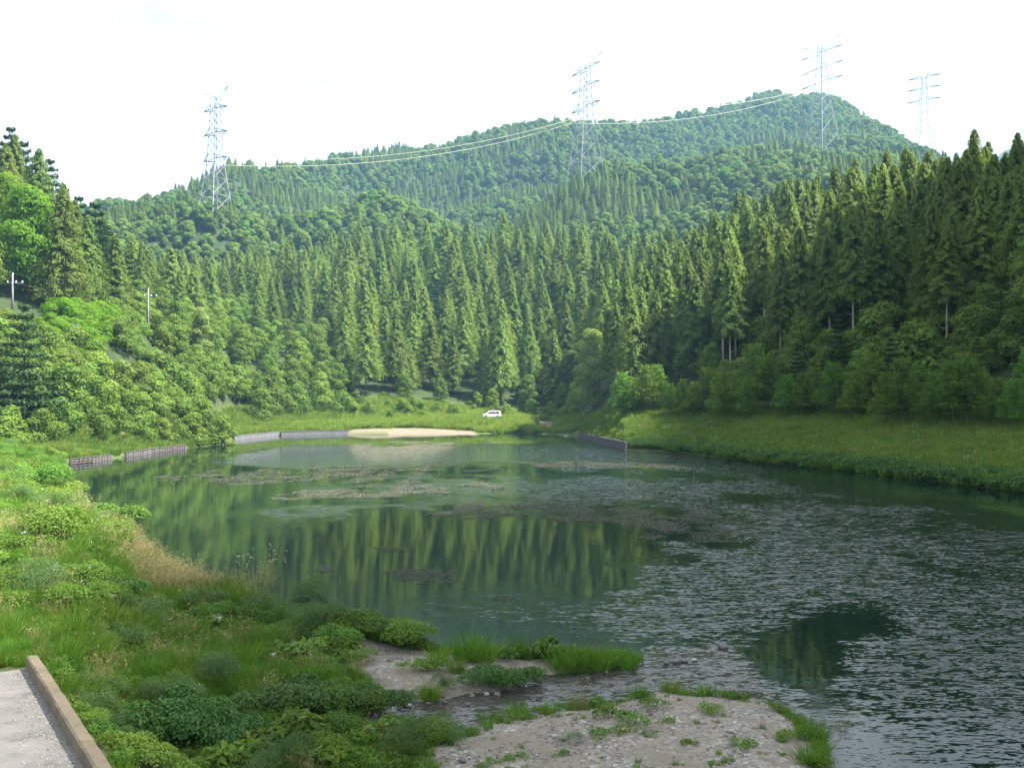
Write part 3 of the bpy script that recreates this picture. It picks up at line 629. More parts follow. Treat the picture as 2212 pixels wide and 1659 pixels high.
# shrubs along the left shore and slope, right slope understorey
def shrub_band(n, urange, frac, sc, kind='shrub'):
    for _ in range(n):
        u = random.uniform(*urange); f = random.uniform(*frac)
        ys = [float(np.interp(u, b[0], b[1])) for b in BU]; Yd = ys[3]+(ys[5]-ys[3])*f
        add_tree(kind, u, Yd, random.uniform(*sc))
shrub_band(60, (-120, 420), (0.05, .62), (0.7, 1.5)); shrub_band(30, (-120, 480), (0.15, .6), (1.0, 1.8)); shrub_band(20, (240, 480), (0.5, 1.0), (.9, 1.6))
shrub_band(44, (90, 240), (0.66, 1.2), (0.7, 1.3), 'sunshrub'); shrub_band(16, (720, 1180), (0.05, .5), (0.4, .7), 'sunshrub')
shrub_band(34, (380, 770), (0.30, 0.9), (0.8, 1.7)); shrub_band(26, (700, 1160), (0.0, 0.25), (0.5, 0.9))
shrub_band(80, (1560, 2350), (0.45, 1.2), (0.9, 2.1)); shrub_band(22, (1330, 1600), (0.5, 1.1), (0.8, 1.5))
for u, Yd, s in ((235,176,1.2),(255,180,1.3),(270,174,1.1),(285,182,1.4),(300,178,1.1),(315,187,1.3),(262,168,1.2),(290,170,1.1),(480,166,1.35),(440,163,1.3),(415,160,1.2),(370,155,1.1),(350,152,.9),(560,214,1.6),(600,222,1.7),(640,228,1.8),(690,238,1.7),(740,240,1.5),(300,146,1.2),(250,140,1.1),(200,133,1.1),(130,128,1.2),(90,124,1.1),(20,120,1.2),(1190,246,1.2),(1150,250,1.2),(1225,236,1.0)):
    add_tree('shrub', u, Yd, s)

# ------------------------------------------------------------------ which of them the picture shows: paint them far to near into a small id picture
TW_, TH_ = 1106, 830
buf = np.full((TH_, TW_), -1, np.int32)
# the ground itself also hides trees
depth_order = sorted(range(len(trees)), key=lambda i: -trees[i][3])
pr = []
ta = np.array([[t[2], t[3], t[4], HT[t[0]]*t[6], RM[t[0]]*t[6]] for t in trees])
ub, vb = proj(ta[:, 0], ta[:, 1], ta[:, 2]); ut, vt = proj(ta[:, 0], ta[:, 1], ta[:, 2]+ta[:, 3])
# running horizon of the bare ground
ang_u = np.linspace(-200, 2400, 261); rr_ = np.arange(20, 1300, 4.0)
gx = (ang_u[None, :]-CU)/F*rr_[:, None]; gy = np.repeat(rr_[:, None], len(ang_u), 1)
gz, _ = terrain_h(gx, gy); _, gv_ = proj(gx, gy, gz); hor = np.minimum.accumulate(gv_, 0)
hidden = np.zeros(len(trees), bool)
for i in range(len(trees)):
    a = int(np.clip((ub[i]+200)/10, 0, 260)); b = int(np.clip((ta[i, 1]-14-20)/4, 0, len(rr_)-1))
    if vt[i] > hor[b, a]+3: hidden[i] = True
for i in depth_order:
    if hidden[i]: continue
    x0 = (ub[i]-F*ta[i, 4]/ta[i, 1])/2; x1 = (ub[i]+F*ta[i, 4]/ta[i, 1])/2; y0 = vt[i]/2; y1 = vb[i]/2
    if x1 < 0 or x0 >= TW_ or y1 < 0: continue
    con = trees[i][0] in ('larch', 'tall', 'young')
    for yy in range(max(0, int(y0)), min(TH_, int(y1)+1)):
        t = (yy-y0)/max(1, y1-y0); w = (x1-x0)/2*(min(1, t*1.5+0.05) if con else math.sqrt(max(0, 1-(2*min(t, .5)-1)**2))); c = (x0+x1)/2
        a, b = int(max(0, c-w)), int(min(TW_-1, c+w))
        if b >= a: buf[yy, a:b+1] = i
cnt = np.bincount(buf[buf >= 0].ravel(), minlength=len(trees))
fam = lambda k: {'tall': 'larch', 'bright': 'broad', 'birch': 'broad', 'sunshrub': 'shrub', 'canopy': 'broad'}.get(k, k)
LIMIT = {'larch': 300, 'broad': 300, 'pine': 200, 'shrub': 299, 'young': 100}
single = set()
for fm, lim in LIMIT.items():
    c = [i for i in range(len(trees)) if fam(trees[i][0]) == fm and (cnt[i] > 5 or trees[i][7])]
    c.sort(key=lambda i: (trees[i][7] is None, -cnt[i])); single |= set(c[:lim])
def place_words(u, Yd, kind):
    if Yd > 420:
        return 'on the far ridge '+('below the left pylon' if u < 640 else 'between the left and middle pylons' if u < 1150 else 'around the middle pylon' if u < 1450 else 'below the right-hand pylon')
    if u < 260: return 'on the steep left hillside' if Yd > 165 else 'on the left bank'
    if u < 700: return 'above the concrete shore wall' if Yd > 200 else 'past the utility poles'
    if u < 1000: return 'in the hillside wood above the sandy beach'
    if u < 1310: return 'in the hillside wood behind the white car'
    if Yd > 300: return 'in the hollow behind the pale birch'
    if u < 1560: return 'on the shaded slope right of the pale birch'
    if u < 1900: return 'in the shaded wood above the right bank'
    return 'in the dark wood at the right edge'
ADJ = {'canopy': 'low domed leafy tree', 'larch': 'conical green larch', 'tall': 'bare-trunked larch', 'broad': 'rounded leafy green tree', 'pine': 'dark green pine', 'young': 'small light green young tree', 'shrub': 'rounded green shrub', 'sunshrub': 'sunlit yellow-green shrub', 'bright': 'bright tree', 'birch': 'pale green tree'}
GRP = {'larch': 'larches of the hillside woods', 'broad': 'leafy trees of the hillside woods', 'pine': 'pines among the woods', 'shrub': 'shrubs along the banks', 'young': 'young trees in a row on the right bank'}
lib = {}; labs = {}
for i in sorted(single):
    k, vr, x, y, z, rz, sc, lab, grp = trees[i]
    u = float(ub[i])
    if lab is None:
        size = '' if k == 'young' else ('nearest-row ' if y < np.interp(u, BU[4][0], BU[4][1])+9 else ('' if y < np.interp(u, BU[5][0], BU[5][1])+8 else 'upper-slope '))
        lab = (size+ADJ[k]+' '+('along the top of the right grass bank' if k == 'young' else place_words(u, y, k))).strip()
    labs[i] = (' '.join(lab.split()[:14]), trees[i][7] is not None)
bylab = {}
for i, (lab, own) in labs.items(): bylab.setdefault(lab, []).append(i)
for lab, ii in bylab.items():
    if len(ii) < 2: continue
    l = min(ii, key=lambda i: ub[i]); r_ = max(ii, key=lambda i: ub[i]); tl = max(ii, key=lambda i: vb[i]-vt[i])
    labs[l] = ('leftmost '+lab, 0); labs[r_] = ('rightmost '+lab, 0)
    if len(ii) > 2 and tl not in (l, r_): labs[tl] = ('largest '+lab, 0)
    if len(ii) > 4:
        hi = min((i for i in ii if i not in (l, r_, tl)), key=lambda i: vt[i]); lo = max((i for i in ii if i not in (l, r_, tl, hi)), key=lambda i: vb[i])
        labs[hi] = ('highest standing '+lab, 0); labs[lo] = ('lowest standing '+lab, 0)
ORD = 'first second third fourth fifth sixth seventh eighth ninth tenth eleventh twelfth thirteenth fourteenth fifteenth sixteenth seventeenth eighteenth nineteenth twentieth'.split()
yrow = sorted((i for i in single if trees[i][0] == 'young' and trees[i][7] is None and ub[i] < 2230), key=lambda i: ub[i]); tot_ = len(yrow)
for n_, i in enumerate(yrow):
    labs[i] = ('light green young tree, '+(ORD[n_]+' from the left' if n_ < tot_/2 else ORD[tot_-1-n_]+' from the right')+' in the row on the right bank', 1)
for i in sorted(single):
    k, vr, x, y, z, rz, sc, lab, grp = trees[i]; lab = labs[i][0]
    r = thing(NAMES[k], lab, 'tree' if 'shrub' not in k else 'shrub', (x, y, z), rz, (sc*random.uniform(.93, 1.07), sc*random.uniform(.93, 1.07), sc), GRP[fam(k)])
    cm, tm = SRC[k][vr]
    c = obj('crown', cm, r); t = obj('trunk', tm, r); lib.setdefault((k, vr), (c, t))
# ------------------------------------------------------------------ scatter objects for what nobody could count
def scatter(name, pts, rz, sc, pick, sources, label, tilt=0.0):
    """points carry rotation, scale and a choice of source; the sources are objects of the scene"""
    pts = np.asarray(pts, np.float32); n = len(pts)
    if n == 0: return None
    me = bpy.data.meshes.new(name); me.vertices.add(n); me.vertices.foreach_set('co', pts.ravel())
    a = me.attributes.new('rot', 'FLOAT_VECTOR', 'POINT'); R = np.zeros((n, 3), np.float32); R[:, 2] = rz
    if tilt: R[:, 0] = rs.normal(size=n)*tilt; R[:, 1] = rs.normal(size=n)*tilt
    a.data.foreach_set('vector', R.ravel())
    sc = np.asarray(sc, np.float32)
    if sc.ndim == 1: sc = np.repeat(sc[:, None], 3, 1)
    a = me.attributes.new('scl', 'FLOAT_VECTOR', 'POINT'); a.data.foreach_set('vector', sc.astype(np.float32).ravel())
    a = me.attributes.new('pick', 'INT', 'POINT'); a.data.foreach_set('value', np.asarray(pick, np.int32))
    me.update()
    o = obj(name, me, kind='stuff', label=label)
    g = bpy.data.node_groups.new(name+'_scatter', 'GeometryNodeTree')
    g.interface.new_socket('Geometry', in_out='INPUT', socket_type='NodeSocketGeometry'); g.interface.new_socket('Geometry', in_out='OUTPUT', socket_type='NodeSocketGeometry')
    gi = g.nodes.new('NodeGroupInput'); go = g.nodes.new('NodeGroupOutput')
    jn = g.nodes.new('GeometryNodeJoinGeometry')
    for src in sources[::-1]:
        parts = src if isinstance(src, tuple) else (src,)
        j2 = g.nodes.new('GeometryNodeJoinGeometry')
        for p_ in parts:
            oi = g.nodes.new('GeometryNodeObjectInfo'); oi.transform_space = 'ORIGINAL'; oi.inputs['Object'].default_value = p_; oi.inputs['As Instance'].default_value = len(parts) > 1
            L(g, oi.outputs['Geometry'], j2.inputs[0])
        ti = g.nodes.new('GeometryNodeGeometryToInstance'); L(g, j2.outputs[0], ti.inputs[0]); L(g, ti.outputs[0], jn.inputs[0])
    ip = g.nodes.new('GeometryNodeInstanceOnPoints'); ip.inputs['Pick Instance'].default_value = True
    L(g, gi.outputs[0], ip.inputs['Points']); L(g, jn.outputs[0], ip.inputs['Instance'])
    for nm, dt, sk in (('rot', 'FLOAT_VECTOR', 'Rotation'), ('scl', 'FLOAT_VECTOR', 'Scale'), ('pick', 'INT', 'Instance Index')):
        na_ = g.nodes.new('GeometryNodeInputNamedAttribute'); na_.data_type = dt; na_.inputs['Name'].default_value = nm
        if nm == 'rot':
            er = g.nodes.new('FunctionNodeEulerToRotation'); L(g, na_.outputs['Attribute'], er.inputs[0]); L(g, er.outputs[0], ip.inputs[sk])
        else: L(g, na_.outputs['Attribute'], ip.inputs[sk])
    L(g, ip.outputs[0], go.inputs[0])
    md = o.modifiers.new('scatter', 'NODES'); md.node_group = g
    return o
for fm, nm, lab in (('larch', 'larch_forest', 'dense larch forest covering the hillsides behind the pond'), ('broad', 'broadleaf_forest', 'mixed leafy forest covering the far ridges under the pylons'), ('pine', 'pine_forest', 'scattered pines deep in the hillside woods'), ('shrub', 'undergrowth', 'low shrubs under the trees on the banks')):
    rest = [i for i in range(len(trees)) if i not in single and fam(trees[i][0]) == fm and (not hidden[i])]
    keys = [k for k in lib if fam(k[0]) == fm]
    if not rest or not keys: continue
    kidx = {k: j for j, k in enumerate(keys)}
    pk = [kidx.get((trees[i][0], trees[i][1]), i % len(keys)) for i in rest]
    scatter(nm, [trees[i][2:5] for i in rest], [trees[i][5] for i in rest], np.array([trees[i][6] for i in rest]), pk, [lib[k] for k in keys], lab)
print('TREES', len(trees), 'single', len(single), 'hidden', hidden.sum())

# ------------------------------------------------------------------ low vegetation
def clump(name, me, pos, sc, label, cat='plant', group=None, rz=None, extra=None):
    r = thing(name, label, cat, (pos[0], pos[1], pos[2]), random.random()*6.28 if rz is None else rz, sc, group)
    obj('foliage', me, r)
    if extra: obj(extra[0], extra[1], r)
    return r
GM = {'tuft': [grass_mesh('foliage', 200+i, 0.40, 0.50, 80) for i in range(3)],
      'meadow': [grass_mesh('foliage', 210+i, 1.3, 0.75, 110, 0.05, 'meadow', 0.7, 16) for i in range(3)],
      'reed': [grass_mesh('foliage', 212+i, 1.5, 1.0, 120, 0.07, 'palereed', 0.6, 10) for i in range(3)],
      'bank': [grass_mesh('foliage', 215+i, 1.2, 0.55, 110, 0.04, 'grass', 0.7, 10) for i in range(3)],
      'dry': [grass_mesh('foliage', 220+i, 0.55, 0.95, 110, 0.010, 'dry', 0.55, 22) for i in range(3)],
      'arch': [grass_mesh('foliage', 230+i, 0.7, 0.9, 190, 0.018, 'grass', 0.9) for i in range(3)],
      'herb': [bush_mesh('foliage', 240+i, 0.75, 0.42, 420, 0.085, 0.042, 'weed') for i in range(3)],
      'bush': [bush_mesh('foliage', 250+i, 1.7, 1.0, 3600, 0.10, 0.038, 'weed') for i in range(3)],
      'dark': [bush_mesh('foliage', 260+i, 2.2, 1.25, 3400, 0.15, 0.06, 'darkweed', 0.9, 9) for i in range(3)],
      'fine': [bush_mesh('foliage', 270+i, 1.3, 1.35, 3600, 0.075, 0.016, 'grey', 0.0, 6) for i in range(2)],
      'darkherb': [bush_mesh('foliage', 244+i, 1.1, 0.6, 300, 0.2, 0.06, 'darkweed', .8) for i in range(2)],
      'big': [bush_mesh('foliage', 280+i, 1.2, 0.7, 240, 0.26, 0.14, 'weed', 0.6, 6) for i in range(2)],
      'cover': [bush_mesh('foliage', 290+i, 0.55, 0.2, 170, 0.06, 0.035, 'grass', 0.0, 5) for i in range(2)]}
CAT = {'darkherb': 'weed', 'reed': 'grass clump', 'tuft': 'grass tuft', 'dry': 'grass tuft', 'arch': 'grass clump', 'herb': 'weed', 'bush': 'bush', 'dark': 'bush', 'fine': 'weed', 'big': 'weed', 'cover': 'weed', 'meadow': 'grass clump', 'bank': 'grass clump'}
NM = {'darkherb': 'leafy_weed', 'reed': 'reed_clump', 'tuft': 'grass_tuft', 'dry': 'dry_grass_tuft', 'arch': 'grass_clump', 'herb': 'leafy_weed', 'bush': 'bush', 'dark': 'bush', 'fine': 'feathery_weed', 'big': 'broad_leaved_weed', 'cover': 'creeping_weed', 'meadow': 'grass_clump', 'bank': 'grass_clump'}
W0 = {'darkherb': 1.2, 'reed': 1.7, 'tuft': .5, 'dry': .7, 'arch': 1.3, 'herb': .8, 'bush': 1.8, 'dark': 2.3, 'fine': 1.4, 'big': 1.3, 'cover': .6, 'meadow': 1.6, 'bank': 1.5}
plants = [
 ('bush', 700,1368,110,'bright green low bush at the left start of the pond-side strip'),
 ('bush', 770,1375,110,'bright green bush in the middle of the low hedge by the pond'),
 ('bush', 845,1392,120,'widest bright green bush of the low hedge at the pond edge'),
 ('bush', 905,1402,70,'small green bush closing the low hedge by the gravel spit'),
 ('arch', 950,1432,60,'brown-green rush clump where hedge meets gravel spit'),
 ('arch', 1010,1425,100,'tall mound of grass with brown seed stalks on the spit'),
 ('arch', 1045,1428,80,'grass mound with leaning dry stalks in the middle of the spit'),
 ('herb', 1085,1425,70,'low leafy weeds between the two grass mounds of the spit'),
 ('arch', 1135,1420,80,'dark green reedy clump on the pond side of the spit'),
 ('big', 1175,1422,70,'pale large-leaved weed right of the reedy clump'),
 ('herb', 1215,1428,70,'small leafy weed near the white stone on the spit'),
 ('arch', 1255,1448,90,'grass clump at the stream edge near the spit end'),
 ('arch', 1215,1450,70,'low grass clump above the stream on the spit'),
 ('arch', 1300,1446,70,'yellow-green thin grass clump near the tip of the spit'),
 ('arch', 1348,1445,75,'rounded grass clump on the very tip of the spit'),
 ('dark', 1055,1492,90,'dark bush hanging over the stream, left half'),
 ('dark', 1110,1485,90,'dark bush hanging over the stream, right half'),
 ('herb', 900,1448,60,'leafy weed left of the dry brown tuft on the gravel'),
 ('herb', 940,1450,60,'bright leafy weed in the middle of the gravel spit'),
 ('arch', 985,1450,50,'dark spiky weed on the gravel beside the spit grass'),
 ('bush', 765,1440,75,'round green weed mound standing on the gravel left of centre'),
 ('arch', 930,1512,60,'grass clump drooping over the stream beside the white stone'),
 ('fine', 965,1500,50,'thin weed on the stream bank next to the drooping grass'),
 ('dark', 800,1540,110,'dark bush at the point where the stream disappears'),
 ('bush', 770,1500,80,'green bush above the stream head'),
 ('dark', 640,1540,150,'big dark leafy bush left of the stream head'),
 ('dark', 700,1530,120,'dark bush between the big leafy bush and the stream'),
 ('dark', 590,1520,100,'upper left part of dark thicket in the foreground centre'),
 ('dark', 380,1590,160,'large dark drooping bush in the lower left thicket'),
 ('dark', 450,1610,150,'dark drooping bush next to the silvery weed'),
 ('dark', 335,1605,110,'dark bush nearest the middle of the kerb'),
 ('dark', 500,1580,90,'dark bush with light leaf edges behind the silvery weed'),
 ('big', 565,1620,90,'silvery large-leaved weed in front of the thicket'),
 ('big', 510,1640,80,'large-leaved weed low in front of the dark thicket'),
 ('fine', 205,1560,80,'feathery grey-green weed growing against the kerb'),
 ('fine', 225,1530,85,'feathery grey-green weed behind the one at the kerb'),
 ('fine', 258,1600,80,'feathery weed between kerb and dark thicket'),
 ('bush', 930,1592,80,'green bush at the near bank of the stream'),
 ('bush', 880,1585,70,'green bush left of the near stream bank bush'),
 ('fine', 985,1612,45,'lone grey-green weed standing on the near gravel bar'),
 ('arch', 1052,1562,50,'grass clump leaning over the near edge of the stream'),
 ('arch', 1115,1548,55,'pointed grass clump on the near stream edge'),
 ('bush', 1180,1537,35,'small dark bush on the near stream edge'),
 ('bush', 1222,1528,35,'small bush with a spike beside the stream edge'),
 ('dry', 1250,1533,40,'tan tuft right of the spiky bush at the stream edge'),
 ('herb', 1320,1550,55,'dark leafy weed in the weed patch of the gravel bar'),
 ('herb', 1365,1560,60,'leafy weed in the middle of the gravel bar patch'),
 ('cover', 1345,1580,60,'bright creeping weed at the bottom of the gravel bar patch'),
 ('herb', 1405,1525,45,'leafy weed at the top of the gravel bar patch'),
 ('arch', 1450,1496,50,'green weed at the upper end of the gravel bar'),
 ('cover', 1300,1590,60,'creeping weed left of the gravel bar patch'),
 ('fine', 1238,1604,28,'spiky grey weed alone in the middle of the gravel bar'),
 ('herb', 1530,1540,45,'dark leafy rosette right of the gravel bar patch'),
 ('cover', 1440,1562,40,'small creeping weed right of the gravel bar patch'),
 ('herb', 1612,1615,50,'leafy rosette on the right part of the gravel bar'),
 ('herb', 1692,1595,40,'dark rosette near the right end of the gravel bar'),
 ('arch', 1765,1600,70,'tall grass clump at the right end of the gravel bar'),
 ('arch', 1750,1650,75,'grass clump at the bottom right corner of the gravel bar'),
 ('arch', 1775,1625,50,'grass clump with feet in the pond at the bar end'),
 ('dry', 1818,1590,30,'thin tuft standing in the water off the bar end'),
 ('cover', 1135,1635,40,'small weed at the bottom centre of the gravel bar'),
 ('cover', 1095,1643,40,'bright weed cushion at the bottom of the gravel bar'),
 ('cover', 1058,1648,35,'tiny weed at the bottom left of the gravel bar'),
 ('cover', 1400,1590,40,'flat weed below the gravel bar patch'),
 ('cover', 1215,1630,35,'flat weed near the bottom middle of the gravel bar'),
 ('herb', 1490,1606,30,'small weed alone right of centre on the gravel bar'),
 ('dry', 560,1290,60,'round tan tuft at the pond edge left of the pale grass'),
 ('arch', 600,1330,60,'thin willowy grass in front of the pond at the tan tuft'),
 ('fine', 660,1320,80,'thin leafless willowy weed standing before the water'),
 ('fine', 700,1345,60,'sparse willowy weed right of the other by the water'),
 ('big', 190,1262,80,'bright compound-leaved plant leaning from the left bank'),
 ('big', 175,1225,80,'bright green plant above the compound-leaved one on the bank'),
 ('bush', 215,1150,130,'yellow-green leafy bush projecting over the water'),
 ('bush', 160,1130,140,'leafy bush on the left bank behind the projecting one'),
 ('bush', 110,1180,150,'tall leafy growth in the middle of the left bank'),
 ('bush', 230,1200,110,'low yellow-green bush beside the tan grass'),
 ('dark', 250,1290,90,'dark weeds below the compound-leaved plant'),
 ('bush', 130,1090,120,'green bush on the left bank near the wooden revetment'),
 ('bush', 60,1060,160,'tall green bush at the left picture edge by the shore'),
 ('arch', 105,1015,60,'low round grass clump at the start of the wooden revetment'),
 ('fine', 440,1330,70,'dark stemmed weed in the middle of the foreground meadow'),
 ('bush', 620,1390,70,'dark bush at the foot of the foreground meadow by the spit'),
]
for kind, u, v, wpx, lab in plants:
    p = ground_at(u, v); Yd = p.y; sc = (wpx*Yd/F)/W0[kind]*1.12; sc = max(0.25, min(sc, 2.2))
    o = clump(NM[kind], random.choice(GM[kind]), p-Vector((0, 0, 0.04)), (sc, sc, sc*random.uniform(.85, 1.1) if kind not in ('fine', 'arch') else min(sc, 1.25)), lab, CAT[kind])
# sources for the countless low plants: real plants placed in the scene
SRCG = {}
def source(kind, u, v, lab, i=0):
    p = ground_at(u, v); o = clump(NM[kind], GM[kind][i], p, 1.0, lab, CAT[kind]); SRCG.setdefault(kind, []).append(o.children[0])
for i, (u, v) in enumerate(((300,1400),(420,1440),(540,1400))): source('tuft', u, v, ('grass tuft on the foreground meadow above the kerb end', 'grass tuft in the middle of the foreground meadow', 'grass tuft on the foreground meadow towards the spit')[i], i)
for i, (u, v) in enumerate(((320,1230),(420,1260),(500,1290))): source('dry', u, v, ('tan seeding grass tuft nearest the leafy bank bush', 'tan seeding grass tuft in the middle of the dry strip', 'tan seeding grass tuft at the water end of the dry strip')[i], i)
for i, (u, v) in enumerate(((380,1480),(520,1470),(600,1450))): source('herb', u, v, ('leafy weed above the dark drooping bush', 'leafy weed above the dark thicket', 'leafy weed left of the gravel spit')[i], i)
for i, (u, v) in enumerate(((700,1600),(780,1620))): source('cover', u, v, ('creeping weed below the stream head', 'creeping weed at the bottom edge left of the gravel bar')[i], i)
for i, (u, v) in enumerate(((40,1290),(140,1330))): source('bush', u, v, ('leafy bush low on the left bank above the road', 'leafy bush below the compound-leaved plant')[i], i)
source('fine', 480, 1500, 'feathery weed in the lower meadow above the dark thicket'); source('big', 640, 1600, 'large-leaved weed below the big dark bush'); source('fine', 90, 1300, 'feathery weed on the left bank slope', 1)
for i, (u, v) in enumerate(((60,1230),(30,1330),(160,1380))): source('arch', u, v, ('tall grass clump high on the left bank', 'tall grass clump at the left edge above the road', 'tall grass clump below the compound-leaved plant')[i], i)
def far_source(kind, x, y, lab, i):
    o = clump(NM[kind], GM[kind][i], (x, y, tz(x, y)-0.05), 1.0, lab, CAT[kind]); SRCG.setdefault(kind, []).append(o.children[0])
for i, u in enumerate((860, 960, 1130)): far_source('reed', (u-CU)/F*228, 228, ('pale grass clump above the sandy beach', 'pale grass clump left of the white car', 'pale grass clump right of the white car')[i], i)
for i, u in enumerate((1400, 1620, 1900)): far_source('meadow', (u-CU)/F*float(np.interp(u, BU[3][0], BU[3][1])-4), float(np.interp(u, BU[3][0], BU[3][1])-4), ('pale seeding grass clump high on the right bank near the log wall', 'pale seeding grass clump high on the middle of the right bank', 'pale seeding grass clump high on the right bank towards the edge')[i], i)
for i, u in enumerate((1500, 1750, 2000)): far_source('bank', (u-CU)/F*float(np.interp(u, BU[2][0], BU[2][1])+5), float(np.interp(u, BU[2][0], BU[2][1])+5), ('grass clump on the right bank near the log wall', 'grass clump half way along the right bank', 'grass clump on the right bank towards the picture edge')[i], i)

ROAD = [(KA.x+.55, KA.y+.3), (KB.x+.55, KB.y), (KB.x+5, KB.y-6.5), (-14, 2), (-40, 2), (-40, KA.y+1.5)]
for i, u in enumerate((1700, 1950)): far_source('darkherb', (u-CU)/F*float(np.interp(u, BU[2][0], BU[2][1])+1), float(np.interp(u, BU[2][0], BU[2][1])+1), ('dark weed hanging over the middle of the right shore', 'dark weed hanging over the shore towards the right edge')[i], i)
def low(name, kinds, x, y, sc, label, wts=None):
    h, s_ = terrain_h(x, y); ok = (s_ > 0.1) & ~in_poly(x, y, ROAD) & (y > 6); x, y, h = x[ok], y[ok], h[ok]; sc = sc[ok]
    src = []; first = []
    for k in kinds: first.append(len(src)); src += SRCG[k]
    kk = rs.choice(len(kinds), len(x), p=wts); pk = np.array([first[a]+rs.randint(len(SRCG[kinds[a]])) for a in kk]) if len(x) else []
    scatter(name, np.stack([x, y, h-0.03], 1), rs.rand(len(x))*6.28, sc, pk, src, label, 0.1)
def sample(n, x0, x1, y0, y1): return rs.uniform(x0, x1, n), y0+(y1-y0)*rs.rand(n)
DRY_PX = [(255,1150),(330,1165),(420,1195),(520,1240),(600,1290),(590,1320),(540,1310),(430,1290),(330,1290),(270,1250),(245,1200)]
x, y = sample(90000, -34, 3, 13, 75); u, v = proj(x, y, gh(x, y)); g = poly_dist(x, y, GREEN)
ing = (g < 0.1) & (u > -130) & (v < 1760) & (rs.rand(len(x)) < np.clip(30/y, 0.12, 1)); drym = in_poly(u+(rs.rand(len(x))-.5)*60, v+(rs.rand(len(x))-.5)*30, DRY_PX)
pn = fbm(x/2.2, y/2.2, 3, 77); grow = np.clip(y/28, .8, 1.25)
leafy = (pn > 0.54) | (v > 1520)
k1 = ing & ~drym & ~leafy; low('foreground_grass', ['tuft', 'arch', 'herb', 'dry'], x[k1], y[k1], (0.6+0.5*pn[k1])*grow[k1]*rs.uniform(.7, 1.3, k1.sum())*0.9, 'thick green grass on the near left bank', [.67, .08, .235, .015])
k2 = ing & ~drym & leafy & (rs.rand(len(x)) < .6); low('foreground_weeds', ['herb', 'cover', 'tuft', 'bush', 'fine', 'big', 'dry'], x[k2], y[k2], grow[k2]*rs.uniform(.6, 1.2, k2.sum())*0.8, 'leafy ground weeds covering the near left bank', [.40, .24, .315, .015, .006, .014, .01])
k3 = ing & drym; low('dry_grass', ['dry', 'tuft'], x[k3], y[k3], np.full(k3.sum(), 0.85)*rs.uniform(.7, 1.2, k3.sum()), 'tan seeding grass strip along the pond edge', [.6, .4])
# tall growth along the left bank
x, y = sample(9000, -60, -8, 26, 118); u, v = proj(x, y, gh(x, y)); k = (u > -140) & (u < 260) & (x < bank_x(y)+3) & (rs.rand(len(x)) < .55)
low('bank_thicket', ['arch', 'herb', 'bush', 'fine', 'big'], x[k], y[k], rs.uniform(.7, 1.35, k.sum())*np.clip(y[k]/60, .7, 1.0)*np.where(x[k] > bank_x(y[k])-2, .6, 1), 'tall thick growth on the left bank', [.36, .38, .20, .02, .04])
# gravel spit strip: grass fringe on its pond side, sparse weeds elsewhere
x, y = sample(26000, -12, 12, 14, 34); u, v = proj(x, y, gh(x, y)); g = poly_dist(x, y, GREEN); h, s_ = terrain_h(x, y)
fr = in_poly(u, v, [(640,1340),(930,1380),(1380,1405),(1390,1440),(1330,1440),(1200,1424),(1000,1420),(930,1406),(800,1384),(690,1368)]) & (g > 0)
fr2 = (g > 0) & (v > 1500) & (s_ < 0.5) & (rs.rand(len(x)) < .25)
sp = (g > 0) & (rs.rand(len(x)) < 0.012*(1+6*(fbm(x/1.5, y/1.5, 3, 8) > .62)))
k = fr | fr2 | sp; low('spit_grass', ['tuft', 'herb', 'cover'], x[k], y[k], rs.uniform(.35, .85, k.sum())*np.where(sp[k] & ~fr[k], .45, 1), 'low grass and weeds on the gravel bars', [.5, .25, .25])
# right bank, far meadow, left fringe
def bandpts(n, ur, i0, i1, f=(0, 1)):
    u = rs.uniform(*ur, n); a = np.interp(u, BU[i0][0], BU[i0][1]); b = np.interp(u, BU[i1][0], BU[i1][1]); t = rs.uniform(f[0], f[1], n); y = a+(b-a)*t
    return (u-CU)/F*y, y, u, t
x, y, u, t = bandpts(9500, (1255, 2500), 2, 4); low('bank_grass', ['bank', 'meadow'], x, y, rs.uniform(.55, 1.25, len(x)), 'long yellow-green grass on the right bank', [.5, .5])
x, y, u, t = bandpts(2600, (1360, 2450), 2, 3, (-.02, .16)); low('shore_weeds', ['darkherb', 'bank'], x, y, rs.uniform(.7, 1.7, len(x)), 'dark weeds hanging over the water edge of the right bank', [.7, .3])
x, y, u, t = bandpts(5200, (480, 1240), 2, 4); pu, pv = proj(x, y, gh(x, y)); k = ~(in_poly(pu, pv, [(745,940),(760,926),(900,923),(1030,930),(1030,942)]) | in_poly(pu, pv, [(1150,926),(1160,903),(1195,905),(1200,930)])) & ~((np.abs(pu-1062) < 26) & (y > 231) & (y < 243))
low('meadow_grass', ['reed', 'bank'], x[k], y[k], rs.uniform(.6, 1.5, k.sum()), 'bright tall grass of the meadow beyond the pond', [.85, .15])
x, y, u, t = bandpts(2600, (-150, 480), 2, 4); low('shore_grass', ['bank', 'meadow'], x, y, rs.uniform(.6, 1.4, len(x)), 'grass fringe along the left shore', [.6, .4])
